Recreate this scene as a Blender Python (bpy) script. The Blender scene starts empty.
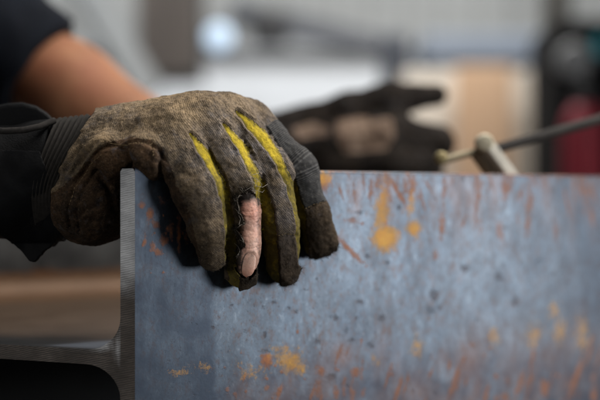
import bpy, math, random
import numpy as np
from mathutils import Vector, noise as mnoise

random.seed(7); np.random.seed(7)
R = math.radians
S = bpy.context.scene
COL = S.collection

# ------------------------------------------------------------------ camera, world, lamps
ZC = 1.05                      # eye height above the workshop floor (m)
F = 1120.0                     # focal length expressed in photo pixels (600 wide)
cam = bpy.data.cameras.new('camera'); camo = bpy.data.objects.new('camera', cam)
COL.objects.link(camo); S.camera = camo
camo.location = (0, 0, ZC); camo.rotation_euler = (R(90), 0, 0)
cam.sensor_width = 36; cam.lens = F / 600 * 36
cam.clip_start = 0.05; cam.clip_end = 200
cam.dof.use_dof = True; cam.dof.focus_distance = 0.722; cam.dof.aperture_fstop = 2.9
cam.dof.aperture_blades = 0

W = bpy.data.worlds.new('World'); S.world = W; W.use_nodes = True
W.node_tree.nodes['Background'].inputs[0].default_value = (0.75, 0.85, 1.0, 1)
W.node_tree.nodes['Background'].inputs[1].default_value = 0.05

def lamp(name, loc, target, sx, sy, power, color):
    l = bpy.data.lights.new(name, 'AREA'); l.shape = 'RECTANGLE'; l.size = sx; l.size_y = sy
    l.energy = power; l.color = color
    o = bpy.data.objects.new(name, l); COL.objects.link(o); o.location = loc
    d = Vector(target) - Vector(loc); o.rotation_euler = d.to_track_quat('-Z', 'Y').to_euler()
    return o
lamp('side_softbox', (1.9, 0.30, ZC - 0.02), (0.0, 0.8, ZC - 0.02), 0.62, 0.72, 25, (0.93, 0.96, 1.0))  # softbox out of view at the right, set for the flange's sheen
lamp('ceiling_lamp', (0.70, 0.98, ZC + 1.25), (0.05, 0.74, ZC), 1.0, 0.85, 40, (1.0, 0.96, 0.91))
lamp('front_fill_lamp', (0.8, -0.3, ZC + 1.7), (0.0, 0.74, ZC), 1.2, 0.9, 12, (1.0, 0.98, 0.95))  # added fill from the front for fingers and steel
lamp('cut_end_lamp', (-1.5, -0.55, ZC + 0.25), (-0.1, 0.7, ZC), 0.5, 0.5, 6.5, (1.0, 0.98, 0.95))  # added at front left to brighten the saw-cut end
lamp('midground_fill', (0.60, 3.72, ZC + 1.5), (0.66, 4.35, ZC + 0.1), 0.9, 0.3, 34, (1.0, 0.97, 0.93))  # added to brighten the plywood and the pale board
lamp('back_wall_fill', (-0.3, 4.45, ZC + 3.0), (-0.5, 6.2, ZC + 0.3), 4.5, 0.8, 180, (0.98, 0.99, 1.0))  # added to light only the far wall

S.view_settings.view_transform = 'Standard'; S.view_settings.look = 'None'
S.view_settings.exposure = 0.0; S.view_settings.gamma = 1.0
S.render.engine = 'CYCLES'
S.cycles.use_denoising = True
S.cycles.max_bounces = 6; S.cycles.sample_clamp_indirect = 4.0; S.cycles.blur_glossy = 0.5

# ------------------------------------------------------------------ helpers
def at(px, py, D):             # a point at depth D on the sight line of a photo measurement
    return np.array([(px - 300) / F * D, D, ZC + (200 - py) / F * D])
def pix(P):
    P = np.asarray(P)
    return 300 + P[:, 0] / P[:, 1] * F, 200 - (P[:, 2] - ZC) / P[:, 1] * F

def tag(o, label=None, cat=None, group=None, kind=None):
    if label: o['label'] = label
    if cat: o['category'] = cat
    if group: o['group'] = group
    if kind: o['kind'] = kind
    return o
def empty(name, loc=(0, 0, 0), rz=0):
    o = bpy.data.objects.new(name, None); COL.objects.link(o)
    o.location = loc; o.rotation_euler = (0, 0, rz); o.empty_display_size = 0.05
    return o
def mesh_obj(name, V, Fc, mat=None, parent=None, smooth=True, attrs=None):
    me = bpy.data.meshes.new(name)
    V = np.asarray(V, dtype=np.float32)
    if isinstance(Fc, np.ndarray):
        n = len(Fc); k = Fc.shape[1]
        me.vertices.add(len(V)); me.vertices.foreach_set('co', V.ravel())
        me.loops.add(n * k); me.loops.foreach_set('vertex_index', Fc.astype(np.int32).ravel())
        me.polygons.add(n); me.polygons.foreach_set('loop_start', np.arange(0, n * k, k, dtype=np.int32))
        me.update(calc_edges=True); me.validate()
    else:
        me.from_pydata([tuple(v) for v in V], [], [tuple(f) for f in Fc]); me.update()
    if smooth: me.polygons.foreach_set('use_smooth', np.ones(len(me.polygons), dtype=bool))
    for k, a in (attrs or {}).items():
        at_ = me.attributes.new(k, 'FLOAT', 'POINT'); at_.data.foreach_set('value', np.asarray(a, dtype=np.float32))
    if mat: me.materials.append(mat)
    o = bpy.data.objects.new(name, me); COL.objects.link(o)
    if parent: o.parent = parent
    return o

class MB:                      # collects simple shapes into one mesh
    def __init__(s): s.v = []; s.f = []
    def add(s, V, Fc):
        b = len(s.v); s.v += [tuple(map(float, p)) for p in V]; s.f += [tuple(b + i for i in f) for f in Fc]
    def box(s, c, d, rz=0, bev=0.0):
        hx, hy, hz = d[0] / 2, d[1] / 2, d[2] / 2
        b = min(bev, hx * .9, hy * .9, hz * .9)
        ca, sa = math.cos(rz), math.sin(rz)
        if b <= 0:
            P = [(x, y, z) for z in (-hz, hz) for x, y in ((-hx, -hy), (hx, -hy), (hx, hy), (-hx, hy))]
            Q = [(3, 2, 1, 0), (4, 5, 6, 7), (0, 1, 5, 4), (1, 2, 6, 5), (2, 3, 7, 6), (3, 0, 4, 7)]
        else:
            P = []; Q = []
            ring = []
            for (sx, sy) in ((-1, -1), (1, -1), (1, 1), (-1, 1)):
                a0 = {(-1, -1): 180, (1, -1): 270, (1, 1): 0, (-1, 1): 90}[(sx, sy)]
                for k in range(4):
                    an = R(a0 + 30 * k); ring.append((sx * (hx - b) + b * math.cos(an), sy * (hy - b) + b * math.sin(an)))
            n = len(ring)
            def sc(f): return [(x * (1 - f / hx), y * (1 - f / hy)) for x, y in ring]
            lay = [(sc(b), -hz), (sc(b * .3), -hz + b * .3), (ring, -hz + b), (ring, hz - b), (sc(b * .3), hz - b * .3), (sc(b), hz)]
            for rg, z in lay: P += [(x, y, z) for x, y in rg]
            for k in range(len(lay) - 1):
                for i in range(n): Q.append((k * n + i, k * n + (i + 1) % n, (k + 1) * n + (i + 1) % n, (k + 1) * n + i))
            Q.append(tuple(reversed(range(n)))); Q.append(tuple(range((len(lay) - 1) * n, len(lay) * n)))
        s.add([(c[0] + x * ca - y * sa, c[1] + x * sa + y * ca, c[2] + z) for x, y, z in P], Q); return s
    def tube(s, pts, rad, n=16, cap=True, ell=None):
        pts = [Vector(p) for p in pts]
        if not hasattr(rad, '__len__'): rad = [rad] * len(pts)
        P = []; Q = []; up = None
        for i, p in enumerate(pts):
            t = (pts[min(i + 1, len(pts) - 1)] - pts[max(i - 1, 0)]).normalized()
            if up is None: up = Vector((0, 0, 1)) if abs(t.z) < .9 else Vector((1, 0, 0))
            x = up.cross(t).normalized(); y = t.cross(x); up = y
            for k in range(n):
                a = 2 * math.pi * k / n
                P.append(p + x * rad[i] * math.cos(a) * (ell or 1) + y * rad[i] * math.sin(a))
        for i in range(len(pts) - 1):
            for k in range(n): Q.append((i * n + k, i * n + (k + 1) % n, (i + 1) * n + (k + 1) % n, (i + 1) * n + k))
        if cap: Q.append(tuple(reversed(range(n)))); Q.append(tuple(range((len(pts) - 1) * n, len(pts) * n)))
        s.add(P, Q); return s
    def lathe(s, prof, loc, n=32, axis='z'):
        P = []; Q = []
        for r, h in prof:
            for k in range(n):
                a = 2 * math.pi * k / n; x, y, z = r * math.cos(a), r * math.sin(a), h
                if axis == 'y': x, y, z = x, z, y
                if axis == 'x': x, y, z = z, x, y
                P.append((loc[0] + x, loc[1] + y, loc[2] + z))
        for i in range(len(prof) - 1):
            for k in range(n): Q.append((i * n + k, i * n + (k + 1) % n, (i + 1) * n + (k + 1) % n, (i + 1) * n + k))
        Q.append(tuple(reversed(range(n)))); Q.append(tuple(range((len(prof) - 1) * n, len(prof) * n)))
        s.add(P, Q); return s
    def build(s, name, mat, parent=None, smooth=False):
        o = mesh_obj(name, np.array(s.v), s.f, mat, parent, smooth)
        if smooth:
            m = o.modifiers.new('edges', 'EDGE_SPLIT'); m.split_angle = R(40)
        return o

def noise_at(P, scale, octv=1, off=0.0):
    o = Vector((off, off * 1.7, -off)); sc = 1.0 / scale
    if octv == 1: return np.array([mnoise.noise(Vector(p) * sc + o) for p in P.tolist()])
    return np.array([mnoise.fractal(Vector(p) * sc + o, 0.8, 2.1, octv) for p in P.tolist()])

# ---- node helpers
class NT:
    def __init__(s, name):
        s.m = bpy.data.materials.new(name); s.m.use_nodes = True
        s.t = s.m.node_tree; s.b = s.t.nodes['Principled BSDF']
    def n(s, typ, **kw):
        nd = s.t.nodes.new(typ)
        for k, v in kw.items():
            if k in nd.inputs.keys() if not k.startswith('_') else False: s.put(nd.inputs[k], v)
            else: setattr(nd, k.lstrip('_'), v)
        return nd
    def put(s, sock, v):
        if hasattr(v, 'is_output') or isinstance(v, bpy.types.NodeSocket): s.t.links.new(v, sock)
        else: sock.default_value = v
    def attr(s, name): return s.n('ShaderNodeAttribute', attribute_name=name).outputs['Fac']
    def coord(s, out='Object'): return s.n('ShaderNodeTexCoord').outputs[out]
    def mapping(s, vec, scale=(1, 1, 1), rot=(0, 0, 0)):
        m = s.n('ShaderNodeMapping'); s.put(m.inputs['Vector'], vec); m.inputs['Scale'].default_value = scale
        m.inputs['Rotation'].default_value = rot; return m.outputs[0]
    def noise(s, vec, scale, detail=4, rough=.6, dist=0.0):
        m = s.n('ShaderNodeTexNoise'); s.put(m.inputs['Vector'], vec); m.inputs['Scale'].default_value = scale
        m.inputs['Detail'].default_value = detail; m.inputs['Roughness'].default_value = rough
        m.inputs['Distortion'].default_value = dist; return m.outputs['Fac']
    def voro(s, vec, scale, feature='F1'):
        m = s.n('ShaderNodeTexVoronoi'); m.feature = feature; s.put(m.inputs['Vector'], vec); m.inputs['Scale'].default_value = scale
        return m.outputs['Distance']
    def ramp(s, fac, stops):
        m = s.n('ShaderNodeValToRGB'); s.put(m.inputs[0], fac); e = m.color_ramp.elements
        while len(e) < len(stops): e.new(0.5)
        for el, (p, c) in zip(e, stops):
            el.position = p; el.color = (c, c, c, 1) if not hasattr(c, '__len__') else (*c, 1)
        return m.outputs[0]
    def mix(s, fac, a, b, blend='MIX'):
        m = s.n('ShaderNodeMix'); m.data_type = 'RGBA'; m.blend_type = blend
        s.put(m.inputs[0], fac)
        for sock, v in ((m.inputs[6], a), (m.inputs[7], b)):
            s.put(sock, (*v, 1) if isinstance(v, tuple) and len(v) == 3 else v)
        return m.outputs[2]
    def math(s, op, a, b=0.0, c=None, clamp=False):
        m = s.n('ShaderNodeMath'); m.operation = op; m.use_clamp = clamp
        s.put(m.inputs[0], a); s.put(m.inputs[1], b)
        if c is not None: s.put(m.inputs[2], c)
        return m.outputs[0]
    def bump(s, h, dist=.001, strength=1.0, normal=None):
        m = s.n('ShaderNodeBump'); s.put(m.inputs['Height'], h); m.inputs['Distance'].default_value = dist
        m.inputs['Strength'].default_value = strength
        if normal is not None: s.put(m.inputs['Normal'], normal)
        return m.outputs[0]
    def set(s, **kw):
        for k, v in kw.items():
            k = k.replace('_', ' ')
            s.put(s.b.inputs[k], (*v, 1) if isinstance(v, tuple) and len(v) == 3 else v)
        return s.m

def plain(name, col, rough=.6, metal=0.0, var=.25, scale=6.0, bump=0.0):
    spec = .12 if rough >= .7 else .5
    t = NT(name); v = t.coord(); f = t.noise(v, scale, 5, .65)
    k = t.ramp(f, [(.3, 1 - var), (.7, 1 + 0 * var)])
    c = t.mix(1.0, col, k, 'MULTIPLY')
    t.set(Base_Color=c, Roughness=rough, Metallic=metal, Specular_IOR_Level=spec)
    if bump: t.set(Normal=t.bump(t.noise(v, scale * 8, 4), bump))
    return t.m

# ---- implicit surfaces
def seg(P, a, b, ra, rb):
    a = np.asarray(a, dtype=np.float32); ba = np.asarray(b, dtype=np.float32) - a
    pa = P - a; t = np.clip(pa @ ba / max(float(ba @ ba), 1e-12), 0, 1)
    return np.linalg.norm(pa - t[:, None] * ba, axis=1) - (ra + t * (rb - ra))
def smin(a, b, k):
    h = np.maximum(k - np.abs(a - b), 0) / k
    return np.minimum(a, b) - h * h * k * .25
def chain(P, nodes, k=.004):   # nodes: (point, radius)
    d = None
    for (a, ra), (b, rb) in zip(nodes[:-1], nodes[1:]):
        e = seg(P, a, b, ra, rb); d = e if d is None else smin(d, e, k)
    return d
def surface(f, lo, hi, h, newton=2):
    lo = np.asarray(lo, float); n = np.ceil((np.asarray(hi) - lo) / h).astype(int) + 1
    ax = [lo[i] + h * np.arange(n[i]) for i in range(3)]
    d = np.empty(n, dtype=np.float32)
    YZ = np.stack(np.meshgrid(ax[1], ax[2], indexing='ij'), -1).reshape(-1, 2)
    st = 8
    for i in range(0, n[0], st):
        xs = ax[0][i:i + st]
        P = np.empty((len(xs), len(YZ), 3), dtype=np.float32)
        P[:, :, 0] = xs[:, None]; P[:, :, 1:] = YZ[None]
        d[i:i + st] = f(P.reshape(-1, 3)).reshape(len(xs), n[1], n[2])
    ins = d < 0
    c = np.zeros(n - 1, dtype=np.int8)
    for i in (0, 1):
        for j in (0, 1):
            for k in (0, 1): c += ins[i:n[0] - 1 + i, j:n[1] - 1 + j, k:n[2] - 1 + k]
    act = (c > 0) & (c < 8); I = np.argwhere(act)
    idx = -np.ones(n - 1, dtype=np.int64); idx[act] = np.arange(len(I))
    acc = np.zeros((len(I), 3)); cnt = np.zeros(len(I))
    for axis in range(3):
        o1, o2 = [a for a in range(3) if a != axis]
        for u in (0, 1):
            for v in (0, 1):
                A = I.copy(); A[:, o1] += u; A[:, o2] += v
                B = A.copy(); B[:, axis] += 1
                da = d[A[:, 0], A[:, 1], A[:, 2]]; db = d[B[:, 0], B[:, 1], B[:, 2]]
                m = (da < 0) != (db < 0); t = np.where(m, da / np.where(m, da - db, 1), 0)
                p = A.astype(float); p[:, axis] += t
                acc[m] += p[m]; cnt[m] += 1
    V = lo + acc / cnt[:, None] * h
    quads = []
    for axis in range(3):
        o1, o2 = [(1, 2), (2, 0), (0, 1)][axis]
        sl = [slice(None)] * 3; sl2 = [slice(None)] * 3
        sl[axis] = slice(0, n[axis] - 1); sl2[axis] = slice(1, n[axis])
        e = ins[tuple(sl)] != ins[tuple(sl2)]
        E = np.argwhere(e)
        E = E[(E[:, o1] > 0) & (E[:, o2] > 0) & (E[:, o1] < n[o1] - 1) & (E[:, o2] < n[o2] - 1)]
        q = []
        for (u, v) in ((0, 0), (-1, 0), (-1, -1), (0, -1)):
            c_ = E.copy(); c_[:, o1] += u; c_[:, o2] += v
            q.append(idx[c_[:, 0], c_[:, 1], c_[:, 2]])
        q = np.stack(q, 1)
        flip = ~ins[E[:, 0], E[:, 1], E[:, 2]]
        q[flip] = q[flip][:, ::-1]
        quads.append(q)
    Q = np.concatenate(quads); Q = Q[(Q >= 0).all(1)]
    V = V.astype(np.float32)
    def grad(V):
        e = h * .4; g = np.empty_like(V)
        for a in range(3):
            dv = np.zeros(3, dtype=np.float32); dv[a] = e
            g[:, a] = (f(V + dv) - f(V - dv)) / (2 * e)
        return g
    for _ in range(newton):
        g = grad(V); gg = np.maximum((g * g).sum(1), .25)
        st_ = np.clip(f(V) / gg, -h, h); V = V - st_[:, None] * g
    g = grad(V); N = g / np.maximum(np.linalg.norm(g, axis=1), 1e-6)[:, None]
    return V, Q, N

def tri(Q): return np.concatenate([Q[:, [0, 1, 2]], Q[:, [0, 2, 3]]])
def clip(V, T, A, g):          # split a triangle mesh along g = 0; returns (inside, outside)
    res = []
    for sgn in (1, -1):
        s = g * sgn; ins = s > 0; c = ins[T].sum(1)
        full = T[c == 3]; cut = T[(c > 0) & (c < 3)]
        NV = []; NA = []; nt = []; cache = {}
        base = len(V)
        def cross(i, j):
            key = (min(i, j), max(i, j))
            if key not in cache:
                i, j = key; t = s[i] / (s[i] - s[j])
                cache[key] = base + len(NV); NV.append(V[i] + (V[j] - V[i]) * t); NA.append(A[i] + (A[j] - A[i]) * t)
            return cache[key]
        for t in cut.tolist():
            poly = []
            for k in range(3):
                i, j = t[k], t[(k + 1) % 3]
                if ins[i]: poly.append(i)
                if ins[i] != ins[j]: poly.append(cross(i, j))
            for k in range(1, len(poly) - 1): nt.append((poly[0], poly[k], poly[k + 1]))
        V2 = np.concatenate([V, np.array(NV).reshape(-1, 3)]); A2 = np.concatenate([A, np.array(NA).reshape(-1, A.shape[1])])
        T2 = np.concatenate([full, np.array(nt, dtype=int).reshape(-1, 3)])
        used = np.unique(T2); rm = -np.ones(len(V2), dtype=int); rm[used] = np.arange(len(used))
        res.append((V2[used], rm[T2], A2[used]))
    return res

def poly_sd(x, y, pts):        # positive inside
    pts = np.asarray(pts, float); d = np.full(len(x), 1e9); ins = np.zeros(len(x), bool)
    for (x0, y0), (x1, y1) in zip(pts, np.roll(pts, -1, 0)):
        ex, ey = x1 - x0, y1 - y0; t = np.clip(((x - x0) * ex + (y - y0) * ey) / max(ex * ex + ey * ey, 1e-9), 0, 1)
        d = np.minimum(d, np.hypot(x - x0 - t * ex, y - y0 - t * ey))
        cr = (y0 > y) != (y1 > y)
        with np.errstate(divide='ignore', invalid='ignore'):
            xi = x0 + (y - y0) * ex / (ey if ey else 1e-9)
        ins ^= cr & (x < xi)
    return np.where(ins, d, -d)
def line_sd(x, y, pts):        # pts (x, y, halfwidth): positive inside the ribbon; also plain distance
    best = np.full(len(x), -1e9); dist = np.full(len(x), 1e9)
    for (x0, y0, w0), (x1, y1, w1) in zip(pts[:-1], pts[1:]):
        ex, ey = x1 - x0, y1 - y0; t = np.clip(((x - x0) * ex + (y - y0) * ey) / (ex * ex + ey * ey), 0, 1)
        d = np.hypot(x - x0 - t * ex, y - y0 - t * ey)
        best = np.maximum(best, w0 + t * (w1 - w0) - d); dist = np.minimum(dist, d)
    return best, dist
def sst(a, b, x):
    t = np.clip((x - a) / (b - a), 0, 1); return t * t * (3 - 2 * t)

# ------------------------------------------------------------------ materials
def steel_face():
    t = NT('mill_scale_steel'); v = t.coord()
    big = t.noise(v, 14, 5, .6); mid = t.noise(t.mapping(v, (1, 1, .6)), 55, 6, .72); fine = t.noise(v, 420, 4, .75)
    scr = t.noise(t.mapping(v, (900, 900, 22)), 1, 3, .6)
    base = t.mix(t.ramp(big, [(.3, 0.), (.7, 1.)]), (.046, .062, .082), (.092, .113, .136))
    base = t.mix(t.ramp(mid, [(.40, 0.), (.62, .5)]), base, (.05, .057, .068))
    base = t.mix(t.ramp(fine, [(.30, .9), (.42, 0.)]), base, (.018, .02, .025))
    base = t.mix(t.ramp(fine, [(.62, 0.), (.8, .5)]), base, (.24, .26, .28))
    spk = t.noise(t.mapping(v, (1, 1, .6)), 210, 5, .8); base = t.mix(t.ramp(spk, [(.50, 0.), (.64, .75)]), base, (.060, .042, .038))
    base = t.mix(t.ramp(spk, [(.30, .3), (.44, 0.)]), base, (.20, .225, .245))
    base = t.mix(t.ramp(scr, [(.25, .55), (.4, 0.)]), base, (.03, .037, .05))
    dk = t.attr('scale_and_shade'); base = t.mix(dk, base, (.022, .030, .044))
    nz = t.noise(v, 240, 6, .8)
    def mask(a, lo=.22, hi=.80): return t.ramp(t.math('ADD', t.attr(a), t.math('MULTIPLY', t.math('SUBTRACT', nz, .5), 1.5)), [(lo, 0.), (hi, 1.)])
    rust = mask('rust'); rcol = t.mix(t.noise(v, 180, 4), (.13, .038, .012), (.38, .125, .025))
    base = t.mix(rust, base, rcol)
    och = mask('ochre'); base = t.mix(och, base, t.mix(t.noise(v, 220, 3), (.46, .175, .012), (.55, .31, .025)))
    pit = mask('pit'); base = t.mix(pit, base, (.035, .020, .018))
    pk = t.math('MULTIPLY', t.attr('bloom'), .75); base = t.mix(pk, base, (.11, .055, .035))
    allr = t.math('MAXIMUM', rust, och)
    ro = t.ramp(t.math('ADD', t.math('MULTIPLY', mid, .5), t.math('MULTIPLY', allr, .5)), [(.1, .36), (.6, .58)])
    h = t.math('ADD', t.math('MULTIPLY', fine, .4), t.math('MULTIPLY', allr, .5))
    h = t.math('SUBTRACT', h, t.math('MULTIPLY', pit, 1.0))
    h = t.math('ADD', h, t.math('MULTIPLY', mid, .3))
    t.set(Base_Color=base, Roughness=ro, Metallic=t.math('SUBTRACT', .74, t.math('MULTIPLY', allr, .65)), Normal=t.bump(h, .0003, .45))
    return t.m
def steel_cut():
    t = NT('saw_cut_steel'); v = t.coord()
    st = t.noise(t.mapping(v, (40, 40, 3200), (R(0), R(18), 0)), 1, 3, .7)
    big = t.noise(v, 40, 4, .6); cl = t.attr('pale_steel')
    wv = t.n('ShaderNodeTexWave'); wv.bands_direction = 'Z'; t.put(wv.inputs['Vector'], t.mapping(v, (1, 1, 1), (0, R(14), 0)))
    wv.inputs['Scale'].default_value = 230; wv.inputs['Distortion'].default_value = 2.5; wv.inputs['Detail'].default_value = 3; wv.inputs['Detail Scale'].default_value = .5
    st = t.math('ADD', t.math('MULTIPLY', st, .75), t.math('MULTIPLY', wv.outputs['Fac'], .22))
    base = t.mix(t.ramp(big, [(.35, 0.), (.65, 1.)]), (.075, .058, .047), (.17, .14, .12))
    base = t.mix(cl, base, t.mix(t.ramp(big, [(.4, 0.), (.6, 1.)]), (.55, .56, .58), (.86, .87, .89)))
    base = t.mix(t.math('MULTIPLY', t.ramp(st, [(.40, .9), (.56, 0.)]), t.math('SUBTRACT', 1.0, t.math('MULTIPLY', cl, .6))), base, (.05, .045, .04))
    t.set(Base_Color=base, Roughness=.5, Metallic=.15, Normal=t.bump(st, .0006, .8)); return t.m
def steel_inner():
    t = NT('dull_rusted_steel'); v = t.coord()
    big = t.noise(v, 22, 5, .65); f = t.noise(v, 160, 4, .7)
    base = t.mix(t.ramp(big, [(.35, 0.), (.65, 1.)]), (.012, .012, .012), (.075, .075, .073))
    base = t.mix(t.ramp(f, [(.4, .4), (.6, 0.)]), base, (.05, .05, .05))
    r = t.ramp(t.math('ADD', t.attr('rust'), t.math('MULTIPLY', t.math('SUBTRACT', t.noise(v, 60, 5, .7), .5), .8)), [(.3, 0.), (.7, 1.)])
    base = t.mix(r, base, t.mix(f, (.10, .032, .005), (.21, .075, .009)))
    w = t.attr('warm'); base = t.mix(w, base, t.mix(big, (.040, .024, .014), (.10, .062, .036)))
    cl = t.attr('pale_steel'); base = t.mix(cl, base, (.20, .24, .30))
    base = t.mix(t.attr('black'), base, (.003, .003, .003))  # shade below the web put into the colour as black
    t.b.inputs['Specular IOR Level'].default_value = .25
    t.set(Base_Color=base, Roughness=t.mix(cl, (.55,) * 3, (.35,) * 3), Metallic=.3, Normal=t.bump(f, .0006, .6)); return t.m
M_FACE, M_CUT, M_INNER = steel_face(), steel_cut(), steel_inner()

def fabric(name, dark, tan, dustmul=1.0, weave=True):
    t = NT(name); v = t.coord()
    big = t.noise(v, 45, 5, .65); mid = t.noise(v, 210, 5, .7); sp = t.noise(v, 720, 4, .8)
    d = t.math('MULTIPLY', t.attr('dust'), dustmul)
    f = t.math('ADD', d, t.math('MULTIPLY', t.math('SUBTRACT', big, .5), 1.7))
    f = t.math('ADD', f, t.math('MULTIPLY', t.math('SUBTRACT', mid, .5), 1.3), None, True)
    base = t.mix(f, dark, tan)
    base = t.mix(t.attr('grey'), base, t.mix(mid, (.075, .068, .070), (.26, .235, .225)))
    base = t.mix(t.ramp(sp, [(.34, .75), (.46, 0.)]), base, tuple(c * .35 for c in dark))
    base = t.mix(t.ramp(t.math('ADD', sp, t.math('MULTIPLY', d, .06)), [(.58, 0.), (.72, .6)]), base, tuple(min(1, c * 1.2 + .07) for c in tan))
    gr = t.ramp(t.noise(v, 60, 7, .8), [(.47, 0.), (.64, .6)]); base = t.mix(gr, base, tuple(c * .4 for c in dark))
    blu = t.ramp(t.noise(v, 130, 4, .7), [(.55, 0.), (.72, .45)]); base = t.mix(blu, base, (.13, .125, .135))
    base = t.mix(t.attr('soil_shade'), base, (.018, .013, .009))
    h = t.math('ADD', t.math('MULTIPLY', mid, 1.1), t.math('MULTIPLY', sp, .9))
    if weave:
        wv = t.n('ShaderNodeTexWave'); wv.bands_direction = 'X'; t.put(wv.inputs['Vector'], t.mapping(v, (1, 1, 1), (0, R(38), R(20))))
        wv.inputs['Scale'].default_value = 330; wv.inputs['Distortion'].default_value = 3.0; wv.inputs['Detail'].default_value = 2
        wv.inputs['Detail Scale'].default_value = .6
        h = t.math('ADD', h, t.math('MULTIPLY', wv.outputs['Fac'], .15))
        base = t.mix(t.ramp(wv.outputs['Fac'], [(.0, .09), (.5, 0.)]), base, tuple(c * .3 for c in dark))
    t.set(Base_Color=base, Roughness=.92, Normal=t.bump(h, .0011, .9))
    t.b.inputs['Sheen Weight'].default_value = .0; t.b.inputs['Sheen Roughness'].default_value = .5
    t.b.inputs['Specular IOR Level'].default_value = .15
    return t.m
M_FAB = fabric('worn_glove_fabric', (.060, .049, .040), (.34, .240, .135))
M_PALM = fabric('soiled_glove_leather', (.026, .017, .011), (.15, .085, .042), .85, weave=False)
M_TIP = fabric('scuffed_leather_tip', (.048, .033, .020), (.17, .115, .065), .9, weave=False)

def knit_mat():
    t = NT('ribbed_grey_knit'); v = t.coord(); u = t.attr('along')
    s = t.math('SINE', t.math('MULTIPLY', u, 2 * math.pi / 1.3)); n = t.noise(v, 700, 3, .7)
    h = t.math('ADD', s, t.math('MULTIPLY', n, .8))
    base = t.mix(t.ramp(s, [(.2, 0.), (.7, 1.)]), (.030, .029, .029), (.074, .072, .070))
    base = t.mix(t.ramp(n, [(.55, 0.), (.8, .6)]), base, (.20, .18, .15))
    base = t.mix(t.attr('soil_shade'), base, (.02, .017, .013))
    t.set(Base_Color=base, Roughness=.9, Normal=t.bump(h, .00028, .7)); t.b.inputs['Specular IOR Level'].default_value = .15
    return t.m
M_KNIT = knit_mat()
def gusset_mat():
    t = NT('yellow_gusset_cloth'); v = t.coord(); n = t.noise(v, 260, 5, .7); f = t.noise(v, 900, 3, .7)
    base = t.mix(t.ramp(f, [(.3, 0.), (.7, 1.)]), (.30, .21, .010), (.52, .39, .020))
    d = t.math('ADD', t.attr('soil_shade'), t.math('MULTIPLY', t.math('SUBTRACT', n, .50), 2.2), None, True)
    base = t.mix(d, base, t.mix(n, (.055, .045, .012), (.13, .10, .022)))
    t.set(Base_Color=base, Roughness=.85, Normal=t.bump(f, .0007, .7)); t.b.inputs['Specular IOR Level'].default_value = .2
    return t.m
M_YEL = gusset_mat()
def skin_mat(name, a, b, sc=1.0):
    t = NT(name); v = t.coord(); n = t.noise(v, 120 * sc, 5, .65); f = t.noise(v, 900 * sc, 3, .7)
    base = t.mix(t.ramp(n, [(.3, 0.), (.7, 1.)]), a, b)
    base = t.mix(t.ramp(f, [(.3, .35), (.5, 0.)]), base, tuple(c * .45 for c in a))
    redd = t.ramp(t.noise(v, 55 * sc, 3, .5), [(.42, 0.), (.66, .55)]); base = t.mix(redd, base, tuple(c * q for c, q in zip(a, (.95, .62, .55))))
    g = t.ramp(t.attr('grime_shade'), [(.1, 0.), (.9, 1.)]); base = t.mix(g, base, (.045, .03, .022))
    t.set(Base_Color=base, Roughness=.48, Normal=t.bump(f, .0003, .6))
    t.b.inputs['Subsurface Weight'].default_value = .12; t.b.inputs['Subsurface Radius'].default_value = (.004, .0015, .0008)
    t.b.inputs['Subsurface Scale'].default_value = 1.0
    return t.m
M_SKIN = skin_mat('weathered_skin', (.60, .33, .24), (.74, .47, .36))
M_NAIL = skin_mat('fingernail', (.61, .36, .27), (.72, .47, .37))
M_NAIL.node_tree.nodes['Principled BSDF'].inputs['Roughness'].default_value = .3
M_ARM = skin_mat('tanned_skin', (.20, .075, .032), (.33, .15, .068), .3)
M_ARM.node_tree.nodes['Principled BSDF'].inputs['Roughness'].default_value = .75
M_CUFF = plain('black_neoprene', (.006, .006, .0065), .8, 0, .5, 120, .0006)
M_STRAP = plain('black_webbing', (.0035, .0038, .0045), .7, 0, .5, 60, .0003)
M_JACKET = plain('dark_navy_workwear', (.007, .009, .014), .9, 0, .6, 14, .002)
M_THREAD = plain('frayed_thread', (.42, .37, .31), .9, 0, .4, 400)
M_STITCH = plain('tan_stitching', (.26, .185, .10), .9, 0, .5, 300)
M_FUZZ = plain('cloth_fuzz', (.26, .20, .14), .95, 0, .7, 160)
M_FUZZD = plain('dark_frayed_fibres', (.03, .025, .02), .95, 0, .5, 160)

# ------------------------------------------------------------------ setting
def floor_mat():
    t = NT('workshop_concrete'); v = t.coord(); n = t.noise(v, 1.5, 6, .6); f = t.noise(v, 30, 4)
    t.set(Base_Color=t.mix(n, (.045, .045, .045), (.11, .11, .105)), Roughness=.7, Normal=t.bump(f, .002)); return t.m
V = np.array([(-14, -6, 0), (14, -6, 0), (14, 14, 0), (-14, 14, 0)])
tag(mesh_obj('floor', V, [(0, 1, 2, 3)], floor_mat(), None, False), kind='structure')

# back wall: grey profiled cladding above, white-painted boarding below
wall = empty('workshop_wall', (0, 6.3, 0))
tag(wall, 'far workshop wall, grey cladding above a white painted lower band', 'wall')
m = MB()
prof = []
for i in range(81):
    x = -8 + i * .2; prof += [(x, 0), (x + .08, 0), (x + .10, -.012), (x + .18, -.012)]
P = [(x, y, z) for z in (1.92, 5.2) for x, y in prof]; n = len(prof)
m.add(P, [(i, i + 1, n + i + 1, n + i) for i in range(n - 1)])
m.build('cladding', plain('grey_cladding', (.30, .305, .295), .6, .0, .35, .7), wall)
m = MB(); m.box((0, .06, .94), (16, .10, 1.88))
m.build('painted_band', plain('white_painted_blockwork', (.72, .74, .76), .7, 0, .12, .8, .002), wall)
m = MB(); m.box((0, -.03, 1.90), (16, .08, .05), 0, .008)
m.build('rail', plain('grey_rail', (.35, .36, .37), .6, 0, .3, 3), wall)

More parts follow.
